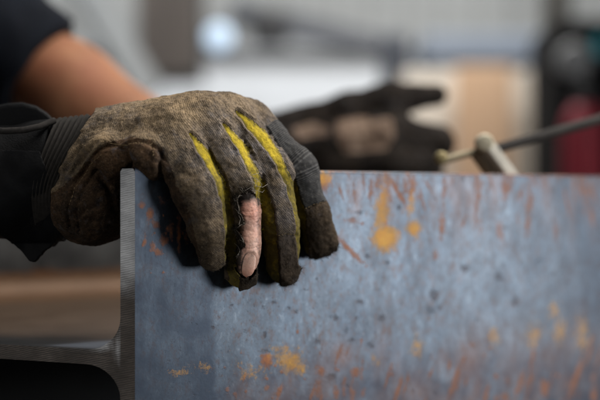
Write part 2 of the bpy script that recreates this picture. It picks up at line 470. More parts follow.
# ------------------------------------------------------------------ the steel beam
TH = R(35); PH = R(22)
a_ = np.array([math.cos(TH), math.sin(TH), 0.0]); w_ = np.array([-math.sin(TH), math.cos(TH), 0.0])
c_ = np.array([-math.cos(PH), math.sin(PH), 0.0])
ct = c_ @ w_; cs = c_ @ a_                         # the end is cut off square to nothing: a slight mitre
P0 = at(135, 167, 0.70); P0[2] = ZC + .0206
TOP = .0206; BOT = -.214; TF = .0088; WI = .425; LEN = 2.3
def bp(s, w, z):                                    # beam coordinates -> world; s is measured from the mitred end
    s = np.asarray(s, float); w = np.asarray(w, float); z = np.asarray(z, float)
    b = np.broadcast_arrays(s, w, z); s, w, z = b
    return P0[None] * [1, 1, 0] + (s + w / ct * cs)[..., None].reshape(-1, 1) * a_ + w.reshape(-1, 1) * w_ + np.stack([0 * z, 0 * z, ZC + z], -1).reshape(-1, 3)
beam = empty('steel_beam', tuple(bp(0, 0, BOT)[0]))
tag(beam, 'heavy rusty blue-grey steel I-beam with a saw-cut end, gripped by the gloved hand', 'steel beam')
def bpart(name, V, Fc, mats, attrs, smooth=True, mi=None):
    o = mesh_obj(name, V - np.array(beam.location), Fc, None, beam, smooth, attrs)
    for mm in mats: o.data.materials.append(mm)
    if mi is not None: o.data.polygons.foreach_set('material_index', np.asarray(mi, dtype=np.int32))
    return o
def gauss(x, y, cx, cy, rx, ry, ang=0):
    ca, sa = math.cos(R(ang)), math.sin(R(ang)); u = (x - cx) * ca + (y - cy) * sa; v = -(x - cx) * sa + (y - cy) * ca
    return np.exp(-.5 * ((u / rx) ** 2 + (v / ry) ** 2))

def near_flange():
    # cross-section loop (w, z) with softened arrises; the outer face is a dense sheet so that stains have room
    r = .0016
    zs = np.concatenate([np.linspace(TOP - r, BOT + r, 250)])
    s = np.concatenate([np.linspace(0, .56, 560), np.linspace(.56, LEN, 40)[1:]])
    loop = [(0., z) for z in zs]
    for k in range(1, 5): an = R(90 * k / 4); loop.append((r - r * math.cos(an), BOT + r - r * math.sin(an)))
    for k in range(0, 5): an = R(90 * k / 4); loop.append((TF - r + r * math.sin(an), BOT + r - r * math.cos(an)))
    for z in np.linspace(BOT + r, TOP - r, 12)[1:]: loop.append((TF, z))
    for k in range(1, 5): an = R(90 * k / 4); loop.append((TF - r + r * math.cos(an), TOP - r + r * math.sin(an)))
    for k in range(0, 4): an = R(90 * k / 4); loop.append((r - r * math.sin(an), TOP - r + r * math.cos(an)))
    loop = np.array(loop); nl = len(loop); ns = len(s)
    SS, LI = np.meshgrid(s, np.arange(nl), indexing='ij')
    V = bp(SS.ravel(), loop[LI.ravel(), 0], loop[LI.ravel(), 1])
    i = np.arange(ns - 1)[:, None]; j = np.arange(nl)[None, :]; j2 = (j + 1) % nl
    Q = np.stack([i * nl + j + 0 * j, i * nl + j2, (i + 1) * nl + j2, (i + 1) * nl + j], -1).reshape(-1, 4)
    # slight waviness of rolled plate and nicked arris
    x, y = pix(V); near = V[:, 1] < 1.15
    x = np.where(near, x, 2000.); y = np.where(near, y, 2000.)
    rng = np.random.RandomState(3)
    rust = np.zeros(len(V)); och = rust.copy(); pit = rust.copy(); bloom = rust.copy(); dk = rust.copy()
    for (cx, cy, rx, ry, an, st) in [(385, 238, 9, 9, 0, .85), (382, 212, 6, 24, 4, .5), (414, 229, 6, 6, 0, .6), (411, 205, 3, 16, 5, .35),
        (290, 362, 9, 8, 0, .55), (300, 368, 5, 5, 0, .5), (283, 356, 14, 9, 0, .35), (417, 347, 6, 11, 0, .34), (494, 338, 5, 10, 0, .34), (534, 336, 8, 13, 0, .34),
        (560, 331, 7, 12, 0, .34), (582, 334, 7, 17, 0, .34), (553, 310, 6, 10, 0, .3), (180, 372, 10, 4, 0, .3), (205, 368, 8, 5, 0, .3), (250, 372, 14, 8, 0, .28), (322, 178, 8, 6, 0, .55), (375, 360, 5, 5, 0, .3)]:
        och = np.maximum(och, st * gauss(x, y, cx, cy, rx, ry, an) * 1.15)
    for k in range(75):        # thin rust runs under the top arris and rising from the lower half
        if k < 45: cx, cy, rx, ry, an = rng.uniform(330, 600), 172 + abs(rng.normal(0, 26)), rng.uniform(.7, 1.8), rng.uniform(4, 16), rng.normal(-4, 14)
        else: cx, cy, rx, ry, an = rng.uniform(300, 605), rng.uniform(350, 410), rng.uniform(.7, 1.8), rng.uniform(4, 17), rng.uniform(5, 26)
        rust = np.maximum(rust, rng.uniform(.3, .62) * gauss(x, y, cx, cy, rx, ry, an))
    for k in range(90):        # crumbs of rust round the main patches and near the cut end
        cx, cy, sx, sy = [(384, 225, 16, 24), (166, 228, 18, 22), (300, 366, 40, 16), (560, 375, 50, 24)][k % 4]
        q = rng.uniform(.5, 1.5); rust = np.maximum(rust, rng.uniform(.4, .75) * gauss(x, y, rng.normal(cx, sx), rng.normal(cy, sy), q, q * rng.uniform(.8, 2)))
    for (cx, cy, rx, ry, an, st) in [(322, 182, 8, 7, 0, .6), (398, 192, 3, 14, -32, .62), (412, 188, 3, 11, 10, .55), (350, 250, 3, 15, -45, .62), (352, 221, 8, 3, 5, .4),
        (371, 190, 3, 14, 3, .4), (378, 185, 3, 12, 0, .4), (388, 188, 4, 14, -10, .4), (442, 225, 4, 14, 0, .45), (444, 195, 3, 18, 0, .4), (479, 190, 3, 10, 0, .42), (505, 186, 5, 12, 0, .5),
        (530, 200, 4, 12, 0, .42), (527, 225, 4, 9, 0, .48), (480, 225, 3, 9, 0, .4), (500, 230, 5, 12, -10, .38), (556, 230, 4, 10, 0, .38), (585, 190, 4, 25, 0, .36), (435, 255, 3, 5, 0, .42),
        (150, 213, 3, 5, 0, .6), (143, 205, 3, 3, 0, .5), (156, 225, 4, 3, 30, .55), (165, 240, 4, 4, 0, .6), (179, 235, 2.4, 14, 0, .65), (171, 232, 2, 7, 0, .5), (186, 236, 2, 6, 0, .5), (153, 247, 2.5, 4, 0, .5),
        (158, 252, 3, 3, 0, .55), (163, 200, 6, 3, 0, .35), (145, 240, 2, 4, 0, .4),
        (267, 360, 4.5, 5, 0, .85), (279, 393, 2.5, 8, 15, .7), (355, 372, 4, 4, 0, .65), (321, 372, 4, 4, 0, .6), (318, 389, 3, 6, 12, .55), (336, 393, 3, 6, 0, .5), (390, 372, 4, 4, 0, .4), (398, 390, 2.5, 12, 18, .6),
        (455, 380, 3, 18, 20, .6), (463, 362, 2.5, 8, 18, .45), (486, 395, 3, 10, 14, .55), (520, 385, 3, 12, 18, .6), (533, 355, 3, 9, 14, .45), (545, 388, 5, 8, 0, .6), (576, 378, 3.5, 20, 18, .62), (590, 350, 3, 14, 12, .45), (594, 395, 4, 8, 0, .6), (505, 398, 4, 5, 0, .5)]:
        rust = np.maximum(rust, st * gauss(x, y, cx, cy, rx * (.72 if ry > 7 else 1), ry, an) * 1.05)
    for (cx, cy, rx, ry) in [(213, 328, 1.6, 1.3), (197, 325, 1, 1), (335, 317, 4, 3), (346, 330, 2.5, 2.5), (352, 340, 3, 2), (431, 311, 3, 4), (434, 295, 4, 6), (515, 301, 4, 5), (438, 308, 2, 3), (370, 345, 3, 3), (296, 312, 2, 2),
        (318, 343, 3, 3), (360, 302, 3, 2), (382, 318, 3, 3), (465, 268, 5, 3), (499, 277, 4, 4), (273, 302, 2, 1.5), (246, 330, 1.5, 1.5), (360, 213, 3, 2), (267, 352, 5, 2), (330, 378, 6, 4), (345, 385, 4, 4), (190, 383, 2, 1.5), (168, 361, 2, 2), (305, 290, 3, 1.5)]:
        pit = np.maximum(pit, .40 * gauss(x, y, cx, cy, rx, ry))
    for k in range(70):        # small scattered pits and flecks
        cx, cy = rng.uniform(140, 610), rng.uniform(175, 410); q = rng.uniform(.7, 2.0)
        pit = np.maximum(pit, rng.uniform(.25, .5) * gauss(x, y, cx, cy, q, q * rng.uniform(.6, 1.6)))
        if k % 3 == 0: rust = np.maximum(rust, rng.uniform(.3, .55) * gauss(x, y, rng.uniform(220, 600), rng.uniform(340, 410), rng.uniform(1, 3), rng.uniform(2, 6), rng.uniform(0, 20)))
    for k in range(26):        # faint run marks below the top arris
        cx = rng.uniform(340, 610); bloom = np.maximum(bloom, rng.uniform(.2, .55) * gauss(x, y, cx, 172 + rng.uniform(0, 35), rng.uniform(2, 6), rng.uniform(10, 32), rng.uniform(-12, 12)))
    for k in range(40): # rising brown bloom along the lower half
        cx = rng.uniform(225, 610); bloom = np.maximum(bloom, rng.uniform(.2, .55) * gauss(x, y, cx, rng.uniform(345, 430), rng.uniform(4, 14), rng.uniform(8, 30), rng.uniform(0, 22)))
    edge = np.exp(-np.maximum(TOP - (V[:, 2] - ZC), 0) / .0016)
    rust = np.maximum(rust, edge * (.45 + .35 * noise_at(V, .02, 2)))
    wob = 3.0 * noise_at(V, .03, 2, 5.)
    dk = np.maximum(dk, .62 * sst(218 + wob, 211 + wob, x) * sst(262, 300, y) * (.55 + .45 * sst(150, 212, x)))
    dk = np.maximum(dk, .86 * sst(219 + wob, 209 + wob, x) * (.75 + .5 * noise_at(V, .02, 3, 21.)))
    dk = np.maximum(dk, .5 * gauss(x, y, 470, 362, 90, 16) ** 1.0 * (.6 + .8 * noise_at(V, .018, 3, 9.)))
    dk = np.clip(dk + .75 * sst(335, 400, y) * (.7 + .9 * noise_at(V, .016, 3, 17.)) * (x > 200) + .35 * sst(520, 610, x), 0, 1)  # dark mottling below; right end darkened in place of weaker reflection
    attrs = dict(rust=rust, ochre=och, pit=pit, bloom=np.clip(bloom, 0, 1), scale_and_shade=np.clip(dk, 0, .9))
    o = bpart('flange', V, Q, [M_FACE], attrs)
    return loop
loop = near_flange()

def cap(name_loop, wz, s0=-.00002):
    return bp(np.full(len(wz), s0), wz[:, 0], wz[:, 1])
# saw-cut end of the near flange: a strip of quads between outer and inner side
zs = np.linspace(TOP - .0009, BOT + .0009, 120); ww = np.linspace(.0, TF, 5)
Zg, Wg = np.meshgrid(zs, ww, indexing='ij')
ins_ = np.where((Zg > TOP - .0017) | (Zg < BOT + .0017), .25, .0)
V = bp(0 * Zg.ravel() - .00004, (Wg + (TF / 2 - Wg) * ins_).ravel(), Zg.ravel())
i = np.arange(119)[:, None]; j = np.arange(4)[None, :]
Q = np.stack([i * 5 + j, (i + 1) * 5 + j, (i + 1) * 5 + j + 1, i * 5 + j + 1], -1).reshape(-1, 4)
zz = V[:, 2] - ZC
bpart('flange_end', V, Q, [M_CUT], dict(pale_steel=sst(-.068, -.040, zz + .008 * noise_at(V, .012, 2)) * .9), False)  # cut end paler towards the top

# web with root fillets; the far flange
def web():
    zt, zb, rf = -.0951, -.1046, .021
    ws = list(np.linspace(TF + rf, WI - rf, 40))
    top = [(TF + rf - rf * math.sin(R(q)), zt + rf - rf * math.cos(R(q))) for q in np.linspace(90, 0, 9)][:-1] + [(w, zt) for w in ws] + [(WI - rf + rf * math.sin(R(q)), zt + rf - rf * math.cos(R(q))) for q in np.linspace(0, 90, 9)][1:]
    bot = [(w, 2 * (zt + zb) / 2 - z) for w, z in top]
    top = np.array(top); bot = np.array(bot); s = np.concatenate([np.linspace(0, .5, 160), np.linspace(.5, LEN, 20)[1:]])
    Vs = []; Qs = []; base = 0; mi = []
    for prof, fl in ((top, 0), (bot, 1)):
        n = len(prof); SS, LI = np.meshgrid(s, np.arange(n), indexing='ij')
        Vs.append(bp(SS.ravel(), prof[LI.ravel(), 0], prof[LI.ravel(), 1]))
        i = np.arange(len(s) - 1)[:, None]; j = np.arange(n - 1)[None, :]
        q = np.stack([i * n + j, (i + 1) * n + j, (i + 1) * n + j + 1, i * n + j + 1], -1).reshape(-1, 4)
        if fl: q = q[:, ::-1]
        Qs.append(q + base); base += n * len(s); mi += [0] * len(q)
    n = len(top); k = 4
    C = np.concatenate([bp(np.full(n, -.00003), *(top + (bot - top) * f).T) for f in np.linspace(0, 1, k)])
    i = np.arange(k - 1)[:, None]; j = np.arange(n - 1)[None, :]
    q = np.stack([i * n + j, i * n + j + 1, (i + 1) * n + j + 1, (i + 1) * n + j], -1).reshape(-1, 4)[:, ::-1]
    Vs.append(C); Qs.append(q + base); mi += [1] * len(q)
    V = np.concatenate(Vs); Q = np.concatenate(Qs)
    rel = (V - P0); w = rel @ w_; sl = rel @ a_ - w / ct * cs; z = V[:, 2] - ZC
    up = z > -.0999
    rust = np.where(up, 1.1 * sst(WI - .06, WI - .03, w) + .25 * sst(WI - .14, WI - .06, w), .1)
    warm = np.where(up, .85 * sst(.02, .05, sl), 0)
    x, y = pix(V)
    pale_steel = np.where(up, .9 * sst(0, 5, poly_sd(x, y, [(20, 345.5), (120, 353), (126, 338), (95, 339)])), 0) * (w < .2)  # paler sliver of steel beside the cut edge
    bpart('web', V, Q, [M_INNER, M_CUT], dict(rust=rust, warm=warm, pale_steel=pale_steel, black=np.where(up, .75 * sst(.075, .02, sl + .02 * noise_at(V, .02, 2)) * (pale_steel < .3), .95)), True, mi)  # black: painted shade below the web, dark band behind the cut
    o = bpy.data.objects['web']; mod = o.modifiers.new('edges', 'EDGE_SPLIT'); mod.split_angle = R(50)
web()
def far_flange():
    zs = np.linspace(TOP, BOT, 40); s = np.linspace(0, LEN, 120)
    lp = np.array([(WI, z) for z in zs] + [(WI + TF, z) for z in zs[::-1]]); n = len(lp)
    SS, LI = np.meshgrid(s, np.arange(n), indexing='ij'); V = bp(SS.ravel(), lp[LI.ravel(), 0], lp[LI.ravel(), 1])
    i = np.arange(len(s) - 1)[:, None]; j = np.arange(n)[None, :]; j2 = (j + 1) % n
    Q = [tuple(q) for q in np.stack([i * n + j, (i + 1) * n + j, (i + 1) * n + j2, i * n + j2], -1).reshape(-1, 4)]
    Q += [tuple(range(n)), tuple(range((len(s) - 1) * n, len(s) * n))[::-1]]
    z = V[:, 2] - ZC
    bpart('flange', V, Q, [M_INNER], dict(rust=.9 * np.exp(-np.abs(z + .078) / .008), warm=0 * z, pale_steel=0 * z, black=.95 * (z < -.1)), False)  # lower half blackened: shade put into the colour
far_flange()

# ------------------------------------------------------------------ the person: body, gloves, jacket
def nd(px, py, D, r): return (at(px, py, D).astype(np.float32), r / F * D)
person = empty('person', (-.8, 1.1, 0))
tag(person, 'worker in a dark jacket and torn dirty work gloves, leaning on the steel beam', 'person')
def child(name, V, Q, mat, parent, smooth=True, attrs=None):
    base = np.array(parent.matrix_world.translation) if parent.type == 'EMPTY' and parent is not person else np.array(person.location)
    o = mesh_obj(name, V - np.array(person.location), Q, mat, parent, smooth, attrs)
    return o

FING = {
 'little': [nd(177, 140, .724, 27), nd(198, 188, .7135, 26), nd(208, 228, .7135, 20), nd(213.5, 256, .718, 14.5)],
 'ring':   [nd(207, 127, .735, 27), nd(238, 178, .7265, 23), nd(242, 232, .728, 19), nd(242, 274, .733, 17)],
 'middle': [nd(232, 122, .750, 25), nd(268, 172, .743, 24), nd(279.5, 225, .745, 21), nd(283, 268.5, .752, 18)],
 'index':  [nd(252, 126, .765, 23), nd(295, 170, .762, 21), nd(312, 213, .765, 17), nd(319, 240, .770, 17)],
}
ORDER = ['little', 'ring', 'middle', 'index']
def fingers_each(P):
    r = [chain(P, FING[k], .005) for k in ORDER]
    r[3] = smin(r[3], seg(P, at(314, 245.5, .769), at(327, 240, .769), 12.5 / F * .769, 11.5 / F * .769), .004)
    return r
def palm_sdf(P):
    wr = nd(66, 168, .757, 40)
    d = None
    for (px, py, D, r, wy) in [(168, 138, .727, 31, 172), (197, 124, .737, 31, 160), (222, 121, .75, 28, 158), (244, 125, .766, 25, 165)]:
        e = seg(P, at(72, wy, .757), at(px, py, D), 38 / F * .757, r / F * D)
        d = e if d is None else smin(d, e, .014)
    # heel of the hand, pressed on the inner side of the flange
    h = smin(seg(P, at(92, 172, .742), at(90, 197, .745), 38 / F * .74, 41 / F * .74), seg(P, at(92, 200, .748), at(150, 205, .80), 38 / F * .75, 30 / F * .78), .02)
    d = smin(d, h, .010)
    d = smin(d, seg(P, at(141, 152, .7085), at(158, 160, .7115), 20 / F * .71, 23 / F * .71), .009)
    d = smin(d, seg(P, at(104, 152, .7165), at(116, 160, .7145), 19 / F * .72, 15 / F * .72), .010)
    return d
def glove_sdf(P):
    fs = fingers_each(P); d = fs[0]
    for f in fs[1:]: d = smin(d, f, .0012)
    return smin(palm_sdf(P), d, .006)

def islands(T, n):
    par = np.arange(n)
    for _ in range(200):
        m = np.minimum(np.minimum(par[T[:, 0]], par[T[:, 1]]), par[T[:, 2]]); old = par.copy()
        for k in range(3): np.minimum.at(par, T[:, k], m)
        par = par[par]
        if (par == old).all(): break
    return par
def build_front_glove():
    lo = np.array(at(36, 300, .66)); lo[0] = at(36, 0, .76)[0]; lo[2] = ZC - .068
    V, Q, N = surface(glove_sdf, (-.195, .670, ZC - .068), (.034, .835, ZC + .078), .00085)
    # open the wrist: drop what lies inside the cuff
    x, y = pix(V)
    T = tri(Q)
    fs = np.stack(fingers_each(V), 1); fi = fs.argmin(1); onf = fs.min(1) < .002
    front = -(N * (V / np.linalg.norm(V, axis=1)[:, None])).sum(1)
    # coordinate along the finger, in millimetres
    along = np.zeros(len(V))
    for k, nm in enumerate(ORDER):
        pts = [np.asarray(p) for p, r in FING[nm]]; best = np.full(len(V), 1e-30); al = np.zeros(len(V)); L = 0
        for a, b in zip(pts[:-1], pts[1:]):
            ba = b - a; t = np.clip((V - a) @ ba / (ba @ ba), 0, 1); dd = np.linalg.norm(V - a - t[:, None] * ba, axis=1)
            ln = np.linalg.norm(ba); wgt = np.exp(-dd / .0018); al += wgt * (L + t * ln); best = best + wgt; L += ln
        along[fi == k] = (al / best)[fi == k] * 1000
    n1 = noise_at(V, .016, 3, 1.); n2 = noise_at(V, .006, 3, 4.); n3 = noise_at(V, .0024, 2, 8.)
    xr = x + 1.2 * n2 + .8 * n3; yr = y + 1.2 * noise_at(V, .005, 2, 12.)
    SW = .86
    STR = [[(191, 133, 1.5), (199, 144, 4.5), (210, 160, 5.5), (221, 180, 4.5), (227, 205, 4), (231, 240, 5), (233, 287, 7)],
           [(224, 123, 1.5), (232, 133, 4), (244, 148, 5.5), (258, 178, 5.5), (266, 210, 9), (268, 250, 11), (269, 292, 11)],
           [(237, 111, 1.5), (247, 121, 4.5), (262, 133, 7), (278, 156, 6), (291.5, 185, 4.5), (300, 215, 4.5), (304, 262, 5)]]
    gus = np.full(len(V), -1e9)
    for sp in STR: gus = np.maximum(gus, line_sd(xr, yr, [(a, b, c * SW) for a, b, c in sp])[0])
    gus = np.where(front > -.65, gus, -5)
    hole = poly_sd(x + 3.0 * n3 + 1.2 * n2, y + 4.5 * n3 + 2 * n2, [(236, 197), (246, 191), (257, 191), (260.5, 215), (261.5, 250), (260, 268), (252, 279), (241, 279), (235, 271), (236, 259), (240, 249), (245, 243), (243, 238), (237, 230), (243.5, 221), (239, 209)])
    hole = np.where((fi == 1) & (front > -.1), hole, -9.)
    hole = np.where(line_sd(x, y, [(258, 178, 0), (264, 210, 0), (266, 285, 0)])[1] < 2.6, np.minimum(hole, -.5), hole)
    # displacement
    disp = .0011 * n1 + .0006 * n2 + .00025 * n3
    disp += np.where(onf | (y < 165), .0014 * (1 - sst(-3.2, .6, gus)), .0014) - .0014
    disp += np.where(gus > -6, .0006 * np.exp(-((gus + 2.2) / 1.3) ** 2), 0)
    disp += .0011 * sst(-4, 0, hole) * (hole > -8) * (x < 252)
    ragged = np.where(fi == 3, sst(244, 252, y + .35 * (x - 320)), 0) + np.where(fi == 2, sst(279, 285, y), 0)
    disp += ragged * .0006 * (fi == 3) * np.clip(n3 + .6 * n2 + .05, 0, 1)
    def groove(pts, w, dep):
        nonlocal disp
        d = line_sd(x, y, [(p[0], p[1], 0) for p in pts])[1]
        disp -= np.where(front > -.1, dep * np.exp(-(d / w) ** 2), 0)
    for pts, w, dep in [
        ([(52, 185), (66, 150), (92, 118)], 2.6, .0026), ([(60, 180), (76, 152), (104, 114)], 2.4, .0024), ([(72, 172), (90, 147), (120, 110)], 2.6, .0020),
        ([(56, 172), (72, 145), (98, 116)], 2.0, -.0016), ([(66, 176), (83, 150), (112, 112)], 2.2, -.0018), ([(82, 168), (102, 142), (135, 108)], 3, -.0010),
        ([(74, 182), (88, 162), (100, 149), (120, 141)], 2.6, .0030), ([(120, 141), (140, 139), (158, 147), (166, 160)], 2.6, .0024),
        ([(121, 140), (124, 152), (130, 168), (127, 178)], 3.0, .0042), ([(163, 152), (160, 165), (161, 182)], 3.2, .0038),
        ([(69, 228), (66, 210), (73, 188), (88, 165)], 1.6, .0020), ([(79, 232), (76, 212), (82, 192), (95, 172)], 1.4, .0015),
        ([(150, 132), (153, 145), (149, 158)], 1.4, .0008), ([(96, 172), (108, 188), (114, 208)], 3, .0018), ([(60, 200), (75, 215), (95, 222)], 3.5, .0014), ([(84, 212), (100, 205), (117, 212)], 3, .0012),
        ([(176, 190), (190, 197), (204, 196)], 3, .0007), ([(186, 215), (198, 220), (212, 218)], 2.5, .0006), ([(175, 170), (190, 176), (208, 172)], 3, .0006),
        ([(228, 165), (240, 170), (252, 168)], 2.5, .0006), ([(232, 188), (244, 186), (256, 190)], 2.2, .0010), ([(262, 160), (275, 168), (288, 170)], 2.5, .0006),
        ([(270, 238), (284, 236), (299, 236)], 1.4, .0010), ([(299, 212), (310, 207), (324, 202)], 1.3, .0010),
        ([(130, 128), (160, 118), (190, 122)], 5, .0006), ([(118, 122), (145, 106), (180, 100)], 4, .0004), ([(200, 112), (212, 124), (222, 142)], 4, .0006),
        ([(232, 98), (244, 108), (262, 124)], 1.6, .0007)]:
        groove(pts, w, dep)
    # ribs on the gathered wrist
    ribs = sst(100, 70, x) * sst(50, 62, x) * (y < 165)
    disp += .0005 * ribs * np.sin((x * .8 + y * .62) * 2 * math.pi / 5.2)
    # cloth presses flat on the hand-beam contact; blunt leather tip of the forefinger
    V = V + N * disp[:, None]
    # dust and dirt, plus shade painted on the lower fingers
    dust = .30 + .42 * gauss(x, y, 165, 108, 48, 24) + .22 * gauss(x, y, 215, 140, 26, 30) + .16 * gauss(x, y, 95, 128, 30, 18) + .15 * gauss(x, y, 215, 215, 14, 40) + .12 * gauss(x, y, 283, 180, 12, 40)
    palm_poly = [(20, 260), (40, 200), (58, 190), (78, 172), (94, 152), (112, 141), (130, 137), (150, 139), (164, 148), (170, 165), (178, 185), (186, 205), (196, 240), (208, 290), (150, 290)]
    pal = poly_sd(xr, yr, palm_poly)
    pal = np.where(fi == 0, np.maximum(pal, -60), np.where(x < 170, pal, -20.)); pal = np.where((front < -.3) & (y > 150), 4.0, pal)
    dust = np.where(pal > 0, .28 + .30 * gauss(x, y, 130, 150, 34, 12) + .2 * gauss(x, y, 90, 175, 22, 14) + .35 * gauss(x, y, 205, 205, 14, 50), dust)
    soil_shade = np.clip(.55 * sst(165, 265, y) * onf + .25 * (fi == 0) * sst(215, 175, x) * sst(150, 200, y) + .5 * sst(-8, 0, hole) * (hole > -8), 0, .9)  # lower fingers, little finger's left side: grime together with painted shade
    soil_shade = np.where(gus > 0, np.clip(.15 + .45 * sst(145, 185, y) + .55 * sst(190, 245, y) + .5 * (x < 240) * sst(195, 215, y) + .3 * (x > 285) * sst(165, 185, y) + .75 * sst(2.4, .3, gus), 0, 1), soil_shade)
    tipf = np.full(len(V), -9.)
    tipf = np.where(fi == 2, yr - 237, tipf); tipf = np.where(fi == 3, yr - (210 - .35 * (x - 300)), tipf); tipf = np.where(fi == 1, yr - 277, tipf)
    tipf = np.where(onf, tipf, -9.)
    knit = np.where((fi == 3) & onf & (gus < 0), line_sd(x, y, [(240, 104, 0), (268, 128, 0), (285, 152, 0), (296, 185, 0), (304, 215, 0)])[1] * 0 + (along - 9) * .3, -9.)
    # right edge of third gusset separates the knit from the fabric back
    side = np.zeros(len(V)); pts = np.array([(p[0], p[1]) for p in STR[2]])
    side = x - np.interp(y, pts[:, 1], pts[:, 0])
    knit = np.where(side > 0, np.maximum(knit, -9), -9.)
    cuffcut = 58 + .28 * (165 - y)               # the glove body ends under the cuff
    keep = np.where(x > 48, 1., -1.) * 5
    A = np.stack([dust, soil_shade, along, hole, gus, tipf, knit, pal, x, y, front], 1).astype(np.float64)
    grey = np.clip(.9 * gauss(x, y, 236, 148, 30, 26) + .8 * gauss(x, y, 284, 195, 14, 42) + .5 * gauss(x, y, 105, 112, 26, 10) + .35 * gauss(x, y, 212, 180, 10, 40), 0, 1) * (.75 + .6 * noise_at(V, .01, 3, 14.))
    A = np.concatenate([A, N], 1)
    NM = ['dust', 'soil_shade', 'along']
    wl = np.interp(y, [100, 112, 121, 150, 168, 190, 250], [100, 94, 86, 68, 58, 51, 51]) + .8 * n2
    A = np.concatenate([A, (x - wl)[:, None], grey[:, None]], 1)
    (V, T, A), _ = clip(V.astype(float), T, A, A[:, 14])
    (Vi, Ti, Ai), (V, T, A) = clip(V, T, A, A[:, 3])            # torn hole: dropped
    # rim of the hole keeps a record for fibres
    parts = {}
    (g_in), (V, T, A) = clip(V, T, A, A[:, 4]); parts['gusset'] = g_in
    (t_in), (V, T, A) = clip(V, T, A, A[:, 5]); parts['fingertip'] = t_in
    (k_in), (V, T, A) = clip(V, T, A, A[:, 6]); parts['knit_back'] = k_in
    (p_in), (V, T, A) = clip(V, T, A, A[:, 7]); parts['palm_panel'] = p_in
    def drop_crumbs(p, least):
        V, T, A = p; lab = islands(T, len(V)); u, inv, c = np.unique(lab, return_inverse=True, return_counts=True)
        T = T[c[inv[T[:, 0]]] > least]; us = np.unique(T); rm = -np.ones(len(V), int); rm[us] = np.arange(len(us))
        return V[us], rm[T], A[us]
    def drop_near_hole(p):
        V, T, A = p; lab = islands(T, len(V)); u, inv, c = np.unique(lab, return_inverse=True, return_counts=True)
        near = np.array([A[inv == k, 3].max() > -3.0 for k in range(len(u))]); ok = ~((c < 120) & near)
        T = T[ok[inv[T[:, 0]]]]; us = np.unique(T); rm = -np.ones(len(V), int); rm[us] = np.arange(len(us))
        return V[us], rm[T], A[us]
    parts['gusset'] = drop_near_hole(parts['gusset']); parts['fingertip'] = drop_near_hole(parts['fingertip'])
    parts['glove'] = drop_crumbs((V, T, A), 150); parts['palm_panel'] = drop_crumbs(parts['palm_panel'], 80); parts['knit_back'] = drop_crumbs(parts['knit_back'], 80)
    return parts
parts = build_front_glove()
def att(A): return dict(dust=A[:, 0], soil_shade=A[:, 1], along=A[:, 2], grey=A[:, 15])
V, T, A = parts['glove']
glove = child('glove', V, T, M_FAB, person, True, att(A))
glove['label'] = 'dirty brown glove with yellow gussets and a torn finger'
def solid(o, th):
    m = o.modifiers.new('thickness', 'SOLIDIFY'); m.thickness = th; m.offset = -1; m.use_even_offset = False
solid(glove, .0012)
V, T, A = parts['palm_panel']; solid(child('palm_panel', V, T, M_PALM, glove, True, att(A)), .0012)
V, T, A = parts['knit_back']; solid(child('knit_back', V, T, M_KNIT, glove, True, att(A)), .0011)
for nm, mat, key in (('gusset', M_YEL, 'gusset'), ('fingertip', M_TIP, 'fingertip')):
    V, T, A = parts[key]; lab = islands(T, len(V)); u, c = np.unique(lab, return_counts=True)
    big = [q for q, cc in zip(u, c) if cc > 250]
    cen = {q: V[lab == q].mean(0) for q in big}
    for q in u:
        if q not in cen:      # crumbs join the nearest strip
            p = V[lab == q].mean(0); lab[lab == q] = min(big, key=lambda b: np.linalg.norm(cen[b] - p))
    for q in big:
        Tq = T[lab[T[:, 0]] == q]; us = np.unique(Tq); rm = -np.ones(len(V), int); rm[us] = np.arange(len(us))
        o = child(nm, V[us], rm[Tq], mat, glove, True, att(A[us])); solid(o, .0011)

# ---- frayed fibres, stitches, threads
class Fib:
    def __init__(s): s.V = []; s.F = []
    def add(s, p, d, L, w, rng):
        d = d / np.linalg.norm(d); side = np.cross(d, rng.normal(size=3)); side /= max(np.linalg.norm(side), 1e-6)
        b = len(s.V); bend = rng.normal(size=3) * L * .35
        q0, q1, q2 = p, p + d * L * .55 + bend * .3, p + d * L + bend
        s.V += [q0 - side * w, q0 + side * w, q1 + side * w * .8, q1 - side * w * .8, q2]
        s.F += [(b, b + 1, b + 2, b + 3), (b + 3, b + 2, b + 4)]
def scatter(fib, part, n, rng, L, w, cond=None, out=.6):
    V, T, A = parts[part]
    ar = np.linalg.norm(np.cross(V[T[:, 1]] - V[T[:, 0]], V[T[:, 2]] - V[T[:, 0]]), axis=1)
    wt = ar * (A[T[:, 0], 10] > -.3)
    if cond is not None: wt = wt * cond(A[T[:, 0]])
    ii = rng.choice(len(T), n, p=wt / wt.sum())
    for i in ii:
        u = rng.dirichlet((1, 1, 1)); t = T[i]; p = u @ V[t]; nn = A[t[0], 11:14]
        tg = rng.normal(size=3); fib.add(p, nn * out + tg * (1 - out) * 1.2, L * rng.uniform(.4, 1.5), w, rng)
rng = np.random.RandomState(11)
fz = Fib()
scatter(fz, 'glove', 9000, rng, .0011, .00005, None, .45)
scatter(fz, 'palm_panel', 1500, rng, .0009, .00005, None, .45)
scatter(fz, 'fingertip', 900, rng, .0010, .00005, None, .5)
scatter(fz, 'glove', 500, rng, .0028, .00005, None, .5)
tag(child('fuzz', np.array(fz.V), fz.F, M_FUZZ, glove, False), kind='stuff')
fd = Fib()
hr = lambda A: (A[:, 3] > -3.5) & (A[:, 3] < 1) & (A[:, 9] > 185) & (A[:, 8] < 252)
scatter(fd, 'glove', 1100, rng, .0026, .00009, hr, .3)
try: scatter(fd, 'gusset', 160, rng, .0022, .00008, hr, .35)
except Exception: pass
scatter(fd, 'fingertip', 700, rng, .0028, .00010, lambda A: ((A[:, 9] > 250 - .35 * (A[:, 8] - 320)) & (A[:, 8] > 300)) | ((A[:, 9] > 281) & (A[:, 8] > 270)), .45)
